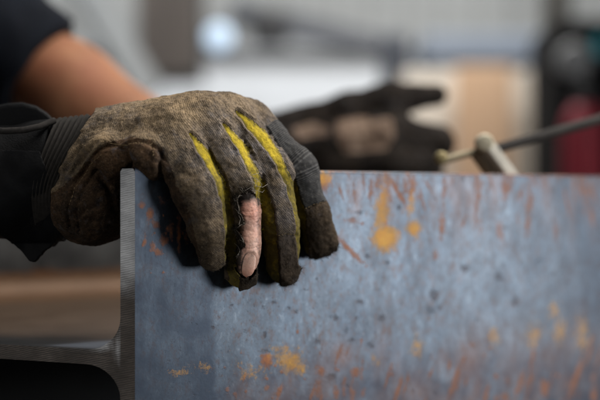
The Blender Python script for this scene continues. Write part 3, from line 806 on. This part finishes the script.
tag(child('frayed_edge', np.array(fd.V), fd.F, M_FUZZD, glove, False), kind='stuff')
allV = np.concatenate([parts[k][0] for k in parts]); allA = np.concatenate([parts[k][2] for k in parts])
fm = allA[:, 10] > .05; allV = allV[fm]; allA = allA[fm]
def on_surface(px, py, lift=.0002):
    d = (allA[:, 8] - px) ** 2 + (allA[:, 9] - py) ** 2; ii = np.argsort(d)[:12]; ii = ii[np.argsort(allV[ii, 1])[:6]]
    return allV[ii].mean(0) + allA[ii, 11:14].mean(0) * lift
PLOC = np.array(person.location)
for path, gap in [([(69, 226), (67, 210), (74, 188), (89, 166), (102, 153)], 4.2), ([(152, 133), (155, 146), (151, 158)], 3.6), ([(95, 148), (112, 138), (132, 134), (152, 137)], 4.2),
                  ([(275, 236), (286, 235), (298, 235)], 3.2), ([(302, 210), (312, 206), (322, 202)], 3.2)]:
    st = MB(); pts = np.array(path, float); seglen = np.hypot(*np.diff(pts, axis=0).T); cum = np.r_[0, np.cumsum(seglen)]
    for q in np.arange(0, cum[-1] - gap * .6, gap):
        a, b = q, q + gap * .55
        A2 = [on_surface(np.interp(t, cum, pts[:, 0]), np.interp(t, cum, pts[:, 1]), l) - PLOC for t, l in ((a, .0), ((a + b) / 2, .0004), (b, .0))]
        st.tube(A2, .00022, 6)
    st.build('stitching', M_STITCH, glove, True)
def thread(path, r=.00010):
    P = [on_surface(px, py, lf) - PLOC for px, py, lf in path]
    m = MB(); m.tube(P, r, 6); m.build('loose_thread', M_THREAD, glove, True)
for path in [[(249, 177, .0004), (253, 183, .0016), (251, 189, .0022), (254, 194, .0012)], [(252, 176, .0002), (257, 180, .0022), (256, 187, .0018), (250, 192, .0014), (247, 196, .0012)],
             [(256, 186, .0004), (261, 187, .0025), (267, 184, .0022), (271, 179, .001)], [(255, 190, .0005), (261, 192, .0024), (264, 190, .0012)],
             [(243, 184, .0002), (247, 180, .0014), (252, 182, .002), (257, 185, .0010)], [(245, 190, .0004), (250, 187, .002), (254, 189, .0022), (253, 193, .0018)],
             [(240, 188, .0003), (243, 193, .0024), (248, 194, .003), (251, 199, .002)], [(246, 180, .0003), (248, 186, .0028), (246, 192, .003), (248, 198, .002)], [(258, 178, .0003), (260, 184, .0026), (258, 190, .003), (259, 196, .0015)], [(248, 172, .0003), (253, 175, .0022), (258, 173, .0024), (261, 176, .001)], [(237, 215, .0003), (240, 219, .0022), (239, 224, .0018)], [(237, 205, .0003), (240, 209, .0022), (238, 213, .0016)], [(224, 145, .0002), (226, 141, .0018), (229, 143, .001)], [(212, 91, .0003), (214, 87, .002), (217, 89, .001)]]:
    thread(path)

tr = np.random.RandomState(21)
rimpts = [(238, 200), (241, 195), (245, 191), (249, 190), (253, 190), (257, 192), (258, 197), (238, 207), (240, 214), (243, 221), (239, 228), (243, 236), (245, 242), (240, 250), (237, 258), (250, 184), (255, 184)]
for k in range(34):
    px, py = rimpts[k % len(rimpts)]; px += tr.normal(0, 1.2); py += tr.normal(0, 1.2); an = tr.uniform(0, 6.28); path = []
    for q in range(tr.randint(4, 7)):
        path.append((px, py, .0002 if q == 0 else tr.uniform(.0004, .0020))); an += tr.normal(0, .7); px += 1.9 * math.cos(an); py += 1.9 * math.sin(an)
    thread(path, tr.uniform(.00005, .00010))

# ---- the bare finger, the forearms and the rest of the body (one mesh)
SK = [nd(235, 168, .730, 18), nd(245.5, 203, .7258, 12.4), nd(247, 214, .7245, 12.6), nd(247.8, 230, .7253, 11.2), nd(247.3, 243, .7247, 12.3), nd(246.3, 254, .7255, 11.9), nd(245.3, 264.5, .7265, 11.0)]
SK = [(p + np.float32([0, .0006, 0]), r) for p, r in SK]
def finger_sdf(P): return chain(P, SK, .005)
V1, Q1, N1 = surface(finger_sdf, at(215, 290, .71) - [.004, .02, 0], at(275, 145, .75) + [.004, .01, 0], .0005)
x, y = pix(V1)
d = np.zeros(len(V1)); r_ = np.random.RandomState(5)
wv = noise_at(V1 * [1, 1, 2.2], .004, 2, 3.)
d += .00002 * np.sin((y + .12 * (x - 248) ** 2 * .12 + 1.8 * wv) * 2 * math.pi / 4.6) * sst(252, 240, y) * (.6 + .6 * noise_at(V1, .006, 1, 7.))
d += .00010 * noise_at(V1 * [1, 1, 2.6], .0016, 3, 9.) * (.25 + .75 * sst(254, 246, y)) + .0002 * noise_at(V1 * [1, 1, 1.8], .005, 2, 31.)
for (yy, w, dep) in [(206, .7, .00018), (212, .8, .0003), (214.4, .5, .00022), (217.5, .7, .0003), (222, .6, .00012), (237, .6, .00012), (243, .6, .0002), (245.6, .5, .00016), (248.6, .9, .0003)]:
    yw = yy - .045 * (x - 248) ** 2 * .3 + 2.6 * wv + 1.0 * math.sin(yy * 2.3) * (x - 248) / 8
    d -= dep * np.exp(-((y - yw) / w) ** 2) * np.clip(.75 + 1.3 * noise_at(V1, .004, 1, yy), .1, 1.4)
# nail bed: groove round the plate
NL = [(248.9 + 6.6 * math.copysign(abs(math.cos(q)) ** .8, math.cos(q)) - .10 * 13.6 * math.sin(q), 265.2 + 12.4 * math.copysign(abs(math.sin(q)) ** .85, math.sin(q))) for q in np.linspace(0, 2 * math.pi, 32)[:-1]]
nsd = poly_sd(x, y, NL); fr = -(N1 * (V1 / np.linalg.norm(V1, axis=1)[:, None])).sum(1)
d -= np.where(fr > 0, .0005 * sst(-1.2, 1.2, nsd), 0); d += np.where(fr > 0, .0003 * np.exp(-((nsd + 2.4) / 1.5) ** 2), 0)
V1 = V1 + N1 * d[:, None]
grime_shade = .22 * sst(.4, .9, noise_at(V1, .005, 3, 2.) + .35) + np.where(fr > -.2, np.exp(-((nsd + .2) / .7) ** 2), 0) * (.12 + .95 * sst(250, 244, x)) + .9 * sst(244, 238.5, x + 2.5 * wv) + .7 * gauss(x, y, 240, 241, 4, 5) + .5 * sst(255.5, 259, x) + .25 * sst(.1, .5, noise_at(V1, .0035, 3, 41.)) + .35 * sst(212, 196, y) + .5 * sst(276, 280, y) + .6 * sst(203, 196, y)  # grime, with shading at the tear's edges put into the colour
# nail plate
m = (nsd > -.6) & (fr > .0)
def nail():
    U = np.linspace(0, 1, 14); Wd = np.linspace(-1, 1, 13); P = []
    for u in U:
        cy = 253.5 + 23.5 * u; q = (2 * u - 1); cx = 248.9 - 1.9 * q; hw = 6.3 * math.sqrt(max(.0, 1 - abs(q) ** 2.6)) + .05
        for w in Wd:
            px, py = cx + hw * w, cy
            base = .7257 + .0015 * u - .0006 * w - (11.75 / F * .725) * math.sqrt(max(0, 1 - ((px - 246.5) / 13.0) ** 2)) - .0001
            base += .0022 * max(0, u - .75) ** 2 * 8
            P.append(at(px, py, base))
    Fq = [(i * 13 + j, i * 13 + j + 1, (i + 1) * 13 + j + 1, (i + 1) * 13 + j) for i in range(13) for j in range(12)]
    return np.array(P), Fq
nv, nf = nail()
# coarse body: both arms, inside sleeves and cuffs, up to shoulders
LH = 1.27
SH_R = np.array([-.80, .90, ZC + .42]); SH_L = np.array([-.74, 1.42, ZC + .42])
EL_R = np.array([-.47, .86, ZC + .10]); WR_R = at(30, 178, .765)
EL_L = at(-40, 22, 1.20); WR_L = at(214, 172, 1.25)
FA = at(70, 88, 1.205)
def arms_sdf(P):
    d = chain(P, [(SH_R, .055), (EL_R, .045), (WR_R, .028)], .03)
    e = chain(P, [(SH_L, .055), (EL_L, .047), (FA, .044), (WR_L, .032), (at(300, 150, LH), .028)], .03)
    t = seg(P, (SH_R + SH_L) / 2 + [-.02, 0, -.02], (SH_R + SH_L) / 2 + [-.16, 0, -.45], .13, .14)
    sh = seg(P, SH_R, SH_L, .06, .06)
    return smin(smin(smin(d, e, .01), t, .06), sh, .06)
V2, Q2, N2 = surface(arms_sdf, (-1.13, .70, ZC - .22), (.06, 1.60, ZC + .56), .0075, 1)
Vb = np.concatenate([V1, V2]); Qb = np.concatenate([Q1, Q2 + len(V1)])
body = child('body', Vb, Qb, M_SKIN, person, True, dict(grime_shade=np.r_[np.clip(grime_shade, 0, 1), np.zeros(len(V2))]))
body.data.materials.append(M_ARM)
body.data.polygons.foreach_set('material_index', np.r_[np.zeros(len(Q1)), np.ones(len(Q2))].astype(np.int32)[:len(body.data.polygons)])
o = child('fingernail', nv, nf, M_NAIL, body, True, dict(grime_shade=np.clip(np.exp(-np.minimum(np.tile(np.abs(np.linspace(-1, 1, 13)), 14) * -9 + 9, 9) / .8) * .35, 0, 1)))
mm = o.modifiers.new('thickness', 'SOLIDIFY'); mm.thickness = .0005; mm.offset = -1

# ---- black cuff of the front glove
def ring_loft(name, secs, mat, parent, n=64, thick=.002, ripple=None):
    P = []
    for k, (px, yt, yb, D, dr) in enumerate(secs):
        t_, b_ = at(px, yt, D), at(px, yb, D); c = (t_ + b_) / 2; h = (t_ - b_)[2] / 2
        for i in range(n):
            an = 2 * math.pi * i / n; rr = 1 + (ripple(k, an) if ripple else 0)
            P.append(c + np.array([0, -dr * math.sin(an) * rr, h * math.cos(an) * rr]))
    Fq = [(k * n + i, k * n + (i + 1) % n, (k + 1) * n + (i + 1) % n, (k + 1) * n + i) for k in range(len(secs) - 1) for i in range(n)]
    o = child(name, np.array(P), Fq, mat, parent); m = o.modifiers.new('thickness', 'SOLIDIFY'); m.thickness = thick; m.offset = -1
    return o
secs = []
for px in np.linspace(86, -150, 48):
    yt = np.interp(px, [-150, 0, 45, 60, 74, 86], [128, 127, 123.5, 123, 124, 126]); yb = np.interp(px, [-150, 0, 30, 60, 76, 86], [232, 233, 240, 242, 238, 232])
    secs.append((px, yt, yb, .762 + .0001 * (60 - px), .036))
rr = np.random.RandomState(2); ph = rr.uniform(0, 6, 48)
ring_loft('cuff', secs[6:], M_CUFF, glove, 64, .003, lambda k, an: .016 * math.sin(an * 3 + k * .35) + .012 * math.sin(an * 5 - k * .55 + math.sin(k * .4)) + .006 * math.sin(an * 11 + k))
# elastic gathered band where cuff and glove meet: slanting ribs
def band():
    n, ns = 96, 40; P = []
    for k in range(ns):
        t = k / (ns - 1)
        for i in range(n):
            an = 2 * math.pi * i / n
            cz = math.cos(an)                                   # 1 at the top
            px = 44 + 20 * t + 28 * sst(-.35, 1.0, cz) * (.55 + .45 * t)
            yt, yb = 119.5 - 4.0 * t, 241.5; D = .760
            rib = .034 * math.sin(2 * math.pi * t * 6.0) * sst(-.6, .4, cz)
            b = at(px, (yt + yb) / 2, D); h = (yb - yt) / 2 / F * D
            P.append(b + np.array([0, -.037 * math.sin(an) * (1.0 + rib + .015), h * cz * (1.0 + rib)]))
    Fq = [(k * n + i, k * n + (i + 1) % n, (k + 1) * n + (i + 1) % n, (k + 1) * n + i) for k in range(ns - 1) for i in range(n)]
    o = child('elastic_band', np.array(P), Fq, plain('grey_black_elastic', (.030, .027, .024), .9, 0, .5, 300, .0005), glove)
    m = o.modifiers.new('thickness', 'SOLIDIFY'); m.thickness = .002; m.offset = -1
band()
# closing strap: wraps the cuff, its corner hangs below
def strap():
    outline = [(-40, 150), (40, 152), (50, 180), (58, 215), (61, 232), (56, 242), (46, 250), (38, 259), (34, 262.5), (30, 261), (22, 251), (10, 240), (-4, 231), (-40, 228)]
    gx, gy = np.meshgrid(np.arange(-40, 66, 1.5), np.arange(148, 268, 1.5), indexing='ij'); sh = gx.shape
    P = []
    for px, py in zip(gx.ravel(), gy.ravel()):
        t = min(.93, abs((py - 181) / 66.)); D = .764 - .0405 * math.sqrt(max(.0, 1 - t * t)) + .002 * math.sin(px * .09 + py * .05)
        P.append(at(px, py, D))
    P = np.array(P); x, y = gx.ravel(), gy.ravel(); n = noise_at(P, .004, 2, 4.)
    P += np.outer(noise_at(P, .02, 2, 9.), [0, .002, 0])
    i = np.arange(sh[0] - 1)[:, None] * sh[1]; j = np.arange(sh[1] - 1)[None]
    q = np.stack([i + j, i + sh[1] + j, i + sh[1] + j + 1, i + j + 1], -1).reshape(-1, 4)
    (v, tq, a), _ = clip(P, tri(q), np.stack([x, y], 1), poly_sd(x + 1.2 * n, y + 1.2 * n, outline))
    o = child('strap', v, tq, M_STRAP, glove); m = o.modifiers.new('thickness', 'SOLIDIFY'); m.thickness = .0025; m.offset = 0
    return o
strap()
def pull_loop():
    P = []; Fq = []
    mid = [(-30, 112), (-10, 107), (8, 103.5), (22, 102.5), (36, 106), (47, 113), (56, 122)]
    m = MB(); pts = [at(px, py + 3, .772) - PLOC for px, py in mid]
    # a broad folded tab standing on the cuff
    V = []; n = len(mid)
    for dd in (.752, .790):
        for px, py in mid: V.append(at(px, py, dd))
        for px, py in mid: V.append(at(px, 131, dd))
    for k in range(n - 1):
        for b in (0, 2 * n): Fq.append((b + k, b + k + 1, b + n + k + 1, b + n + k) if b else (b + n + k, b + n + k + 1, b + k + 1, b + k))
        Fq.append((k, k + 1, 2 * n + k + 1, 2 * n + k))
    Fq.append((0, 2 * n, 3 * n, n)); Fq.append((n - 1, 2 * n - 1, 4 * n - 1, 3 * n - 1))
    o = child('pull_tab', np.array(V), Fq, M_STRAP, glove, True); mm = o.modifiers.new('soft', 'BEVEL'); mm.width = .003; mm.segments = 3
pull_loop()
m = MB(); m.tube([on for on in [at(px, py, D) - PLOC for px, py, D in [(-20, 130, .727), (6, 131, .727), (24, 130, .727), (40, 126.5, .731), (54, 120.5, .742)]]], .0022, 10)
m.build('binding', plain('worn_grey_binding', (.04, .036, .033), .9, 0, .5, 300, .0005), glove, True)

# ---- the second glove, farther off on the other flange
def g2_sdf(P):
    def n2(px, py, r, dD=0): D = LH + dD; return (at(px, py, D), r / F * D)
    palm = smin(chain(P, [n2(240, 160, 34), n2(285, 152, 35), n2(345, 150, 33)], .02), chain(P, [n2(258, 126, 9), n2(285, 132, 16), n2(312, 124, 17)], .01), .015)
    th = chain(P, [n2(300, 126, 18, -.01), n2(345, 112, 18, -.015), n2(388, 101, 18, -.015), n2(436, 95, 11, -.01)], .012)
    f1 = chain(P, [n2(335, 145, 27, -.02), n2(392, 140, 25, -.03), n2(438, 143, 18, -.02)], .012)
    f2 = chain(P, [n2(335, 168, 26, -.025), n2(390, 166, 24, -.04), n2(424, 166, 20, -.03)], .012)
    f3 = chain(P, [n2(330, 190, 26, -.015), n2(380, 195, 22, -.03), n2(410, 200, 20, -.02)], .012)
    d = smin(smin(f1, f2, .004), f3, .004)
    return smin(smin(palm, d, .012), th, .012)
V, Q, N = surface(g2_sdf, (-.14, 1.14, ZC - .05), (.20, 1.36, ZC + .145), .0022, 2)
x, y = pix(V); V = V + N * (.0018 * noise_at(V, .02, 3, 3.) + .0009 * noise_at(V, .007, 2, 6.))[:, None]
fr = -(N * (V / np.linalg.norm(V, axis=1)[:, None])).sum(1)
k1 = np.maximum(poly_sd(x, y, [(337, 120), (360, 116), (392, 119), (395, 136), (386, 150), (345, 153), (336, 138)]), poly_sd(x, y, [(292, 128), (314, 122), (330, 127), (327, 136), (298, 139)]))
k1 = np.where(fr > -.1, k1, -9)
A = np.stack([.25 + 0 * x, .55 + 0 * x, 0 * x], 1).astype(float)
(kin), (gout) = clip(V.astype(float), tri(Q), A, k1)
M_G2 = fabric('dark_glove_cloth', (.005, .004, .0035), (.036, .024, .015), .8, False)
glove2 = child('glove', gout[0], gout[1], M_G2, person, True, dict(dust=gout[2][:, 0], soil_shade=gout[2][:, 1] * .5, along=gout[2][:, 2]))
M_G2.node_tree.nodes['Principled BSDF'].inputs['Sheen Weight'].default_value = 0
glove2['label'] = 'black glove of the far hand with tan worn patches'
M_PATCH = fabric('tan_worn_patch', (.13, .085, .06), (.34, .245, .18), 1.0, False)
child('worn_patch', kin[0], kin[1], M_PATCH, glove2, True, dict(dust=.4 + 0 * kin[2][:, 0], soil_shade=0 * kin[2][:, 0], along=kin[2][:, 2]))

# ---- jacket
def jacket_sdf(P):
    d = chain(P, [(SH_R, .085), (EL_R, .068), (EL_R * .45 + WR_R * .55, .058)], .03)
    e = chain(P, [(SH_L, .085), (EL_L + [0, 0, .01], .072), (at(36, 66, 1.20), .064)], .03)
    nrm = at(70, 92, 1.20) - at(30, 62, 1.20); nrm = nrm / np.linalg.norm(nrm); e = np.maximum(e, (P - at(39, 70, 1.20)) @ nrm.astype(np.float32))
    t = seg(P, (SH_R + SH_L) / 2 + [-.02, 0, -.02], (SH_R + SH_L) / 2 + [-.16, 0, -.5], .16, .17)
    sh = seg(P, SH_R, SH_L, .09, .09)
    return smin(smin(np.minimum(d, e), t, .07), sh, .07)
V, Q, N = surface(jacket_sdf, (-1.2, .66, ZC - .34), (-.02, 1.66, ZC + .60), .008, 1)
V = V + N * (.006 * noise_at(V, .06, 2, 3.))[:, None]
child('jacket', V, Q, M_JACKET, person)

# ------------------------------------------------------------------ the earth clamp hooked over the flange
tool = empty('welding_clamp', tuple(at(500, 172, .905)))
tag(tool, 'pale metal clamp with a long grey rod handle hooked behind the beam edge', 'clamp')
TL = np.array(tool.location)
def T(px, py, D): return at(px, py, D) - TL
m = MB(); m.tube([T(488, 151, .915), T(540, 136.5, .935), T(640, 108, .97)], [.0042, .0044, .0046], 20)
m.build('rod', plain('dull_grey_steel', (.032, .028, .025), .7, .0, .35, 60, .0004), tool, True)
m = MB()
def bar(mb, p, q, w, th):
    p, q = Vector(p), Vector(q); t = (q - p).normalized(); yv = Vector((-0.45, .9, 0)).normalized(); xv = t.cross(yv).normalized(); yv = xv.cross(t)
    V = [e + xv * sx * w + yv * sy * th for e in (p, q) for sx, sy in ((-1, -1), (1, -1), (1, 1), (-1, 1))]
    mb.add(V, [(3, 2, 1, 0), (4, 5, 6, 7), (0, 1, 5, 4), (1, 2, 6, 5), (2, 3, 7, 6), (3, 0, 4, 7)])
bar(m, T(483, 141, .905), T(512, 180, .905), .0052, .006)
o = m.build('jaw', plain('pale_zinc_plate', (.58, .54, .46), .4, .5, .25, 80), tool); mo = o.modifiers.new('soft', 'BEVEL'); mo.width = .002; mo.segments = 3
m = MB(); bar(m, T(474, 149, .912), T(498, 182, .912), .0042, .006)
o = m.build('jaw', plain('shaded_zinc_plate', (.36, .29, .20), .5, .2, .3, 80), tool); mo = o.modifiers.new('soft', 'BEVEL'); mo.width = .002; mo.segments = 3
m = MB(); m.tube([T(484, 150, .908), T(462, 155, .905), T(444, 160, .90)], [.0028, .003, .0034], 12)
m.build('spring_arm', plain('brown_spring_steel', (.22, .18, .11), .5, .5, .3, 80), tool, True)
m = MB(); m.lathe([(.001, -.005), (.0042, -.004), (.0054, -.002), (.0054, .002), (.0042, .004), (.001, .005)], T(441, 158, .90), 20, 'y')
m.build('brass_nut', plain('dull_brass', (.36, .29, .14), .5, .4, .25, 120), tool, True)
m = MB(); m.lathe([(.001, -.008), (.006, -.007), (.0075, -.003), (.0075, .003), (.006, .007), (.001, .008)], T(484, 143, .904), 20, 'y')
m.build('pivot_bolt', plain('pale_bolt', (.62, .55, .40), .4, .4, .25, 120), tool, True)

# ------------------------------------------------------------------ the workshop behind, far out of focus
def thing(name, px, D, label, cat, zb=0.0):
    o = empty(name, (float(at(px, 200, D)[0]), D, zb)); return tag(o, label, cat)
def loc(o, px, py, D): return tuple(at(px, py, D) - np.array(o.location))
# tall dark cabinet
t = thing('cupboard', 172, 5.6, 'dark brown metal cupboard hung on the far grey wall', 'cupboard', ZC + .62)
m = MB(); m.box((0, 0, .22), (.30, .34, .50), 0, .015); m.build('carcass', plain('dark_brown_paint', (.055, .045, .038), .6, 0, .3, 4), t)
m = MB(); m.box((-.073, -.18, .22), (.138, .018, .46), 0, .004); m.build('door', plain('brown_door_paint', (.075, .06, .05), .6, 0, .3, 5), t)
m = MB(); m.box((.073, -.18, .22), (.138, .018, .46), 0, .004); m.build('door', bpy.data.materials['brown_door_paint'], t)
# round lamp
t = thing('round_lamp', 219, 5.0, 'small round pale blue lamp glowing on a bracket', 'lamp', ZC + .72)
em = NT('lamp_glow'); em.set(Base_Color=(.6, .75, .9), Roughness=.4); em.b.inputs['Emission Color'].default_value = (.55, .72, .95, 1); em.b.inputs['Emission Strength'].default_value = .42
m = MB(); m.lathe([(.002, -.02), (.05, -.016), (.06, 0), (.06, .006), (.002, .008)], (0, -.03, 0), 28, 'y'); m.build('lens', em.m, t, True)
m = MB(); m.lathe([(.03, .0), (.064, -.018), (.068, -.018), (.068, .01), (.04, .06), (.002, .07)], (0, 0, 0), 28, 'y'); m.build('housing', plain('lamp_housing', (.12, .12, .13), .5, .3, .2, 9), t, True)
m = MB(); m.tube([(0, .05, 0), (0, .3, .02), (0, 1.2, .02)], .012, 10); m.build('bracket', bpy.data.materials['lamp_housing'], t, True)
# dark duct and hanging chain hoist across the top
t = thing('overhead_crane', 300, 5.3, 'dark overhead crane rail with a hanging hoist block', 'crane', ZC)
dkm = plain('dark_blue_grey_paint', (.045, .05, .062), .5, .2, .35, 4)
a, b = loc(t, 232, 12, 5.3), loc(t, 402, 52, 5.3)
m = MB(); bar(m, a, b, .045, .05); m.build('rail', dkm, t)
m = MB(); c = loc(t, 270, 28, 5.25); m.box(c, (.17, .16, .16), 0, .02); m.build('trolley', plain('black_paint', (.02, .02, .022), .5, 0, .3, 6), t)
c = loc(t, 395, 62, 5.2); m = MB(); m.box(c, (.13, .14, .26), 0, .03); m.build('hoist_block', plain('navy_hoist_paint', (.03, .036, .05), .5, 0, .3, 6), t)
m = MB(); m.tube([(c[0], c[1], c[2] - .13), (c[0], c[1], c[2] - .25), (c[0] + .05, c[1], c[2] - .30), (c[0] + .06, c[1], c[2] - .26)], .018, 10); m.build('hook', bpy.data.materials['black_paint'], t, True)
# slanting grey brace at the left
t = thing('brace', 118, 5.2, 'slanting grey steel roof brace against the cladding', 'brace', ZC)
m = MB(); bar(m, loc(t, 70, -30, 5.2), loc(t, 150, 96, 5.2), .06, .05); m.build('bar', plain('grey_steel_paint', (.20, .21, .21), .5, .1, .25, 3), t)
m = MB(); bar(m, loc(t, 62, -36, 5.2), loc(t, 82, -36, 5.2), .09, .06); m.build('end_plate', bpy.data.materials['grey_steel_paint'], t)
# plywood sheet and blue-grey shelf
t = thing('plywood_sheet', 478, 4.3, 'warm orange plywood sheet leaning upright beside the dark post', 'plywood sheet', .0)
def ply():
    q = NT('plywood'); v = q.coord(); g = q.noise(q.mapping(v, (9, 9, 1.2)), 1.5, 5, .6, 1.0)
    q.set(Base_Color=q.mix(g, (.47, .30, .18), (.60, .41, .27)), Roughness=.7); return q.m
def ply2():
    q = NT('pale_board'); v = q.coord(); g = q.noise(q.mapping(v, (9, 9, 1.2)), 1.5, 5, .6, 1.0)
    q.set(Base_Color=q.mix(g, (.60, .53, .44), (.70, .64, .56)), Roughness=.7); return q.m
ztop = float(at(0, 66, 4.3)[2])
m = MB(); x0, x1 = [at(p, 0, 4.3)[0] - t.location.x for p in (455, 512)]; m.box(((x0 + x1) / 2, 0, ztop / 2), (x1 - x0, .02, ztop), 0, .003); m.build('face', ply(), t)
t = thing('board', 535, 4.42, 'pale beige board standing behind the orange plywood sheet', 'board', .0)
m = MB(); x0, x1 = [at(p, 0, 4.42)[0] - t.location.x for p in (402, 552)]; z2 = float(at(0, 72, 4.42)[2]); m.box(((x0 + x1) / 2, .0, z2 / 2), (x1 - x0, .03, z2), 0, .004); m.build('panel', ply2(), t)
t = thing('shelf', 480, 4.9, 'blue grey steel shelf on the wall above the plywood', 'shelf', ZC + .58)
m = MB(); m.box((0, 0, .07), (.52, .3, .12), 0, .01); m.build('tray', plain('blue_grey_paint', (.19, .225, .28), .6, 0, .25, 4), t)
for xx in (-.2, .2):
    m = MB(); m.box((xx, .22, -.02), (.03, .12, .2), 0, .004); m.build('bracket', bpy.data.materials['blue_grey_paint'], t)
# dark post
t = thing('steel_post', 556, 4.0, 'dark grey steel post between the plywood and red cylinder', 'post', .0)
m = MB(); m.box((0, 0, 1.15), (.10, .085, 2.3 - .72 + .72), 0, .008); m.build('shaft', plain('dark_post_paint', (.06, .058, .052), .6, .1, .3, 4), t)
m = MB(); m.box((0, 0, .006), (.22, .22, .012), 0, .003); m.build('base_plate', bpy.data.materials['dark_post_paint'], t)
# black machine with grey dial
t = thing('welding_machine', 592, 3.6, 'black welding machine with a round grey dial on its cart', 'machine', .0)
mc = at(592, 90, 3.6) - np.array(t.location)
blk = plain('black_casing', (.004, .004, .0045), .8, 0, .3, 5)
m = MB(); m.box((.03, .05, 1.32), (.36, .42, .58), 0, .025); m.build('casing', blk, t)
m = MB(); c = loc(t, 574, 60, 3.42); m.lathe([(.002, -.018), (.045, -.016), (.055, -.006), (.055, .02), (.002, .02)], c, 28, 'y'); m.build('dial', plain('grey_dial', (.20, .205, .205), .5, 0, .15, 12), t, True)
m = MB(); c = loc(t, 600, 46, 3.40); m.box(c, (.03, .02, .06), 0, .006)
tl = NT('teal_light_colour'); tl.set(Base_Color=(.03, .32, .38), Roughness=.5); m.build('teal_light', tl.m, t)  # teal light on the casing, given as plain colour
m = MB(); m.box((.02, .05, .5), (.34, .44, 1.02), 0, .02); m.build('cart', blk, t)
# red gas cylinder
t = thing('gas_cylinder', 584, 3.15, 'dark red gas cylinder standing in front of the black machine', 'gas cylinder', .0)
zt = float(at(0, 104, 3.15)[2])
redm = plain('red_cylinder_paint', (.27, .004, .02), .6, 0, .35, 6)
m = MB(); m.lathe([(.002, 0), (.058, .0), (.062, .02), (.062, zt - .11), (.060, zt - .07), (.05, zt - .03), (.035, zt - .008), (.025, zt)], (0, 0, 0), 36); m.build('body', redm, t, True)
m = MB(); m.lathe([(.028, zt - .01), (.028, zt + .03), (.018, zt + .035), (.018, zt + .07), (.002, zt + .075)], (0, 0, 0), 20); m.build('valve', plain('black_valve', (.02, .02, .02), .5, .3, .2, 9), t, True)
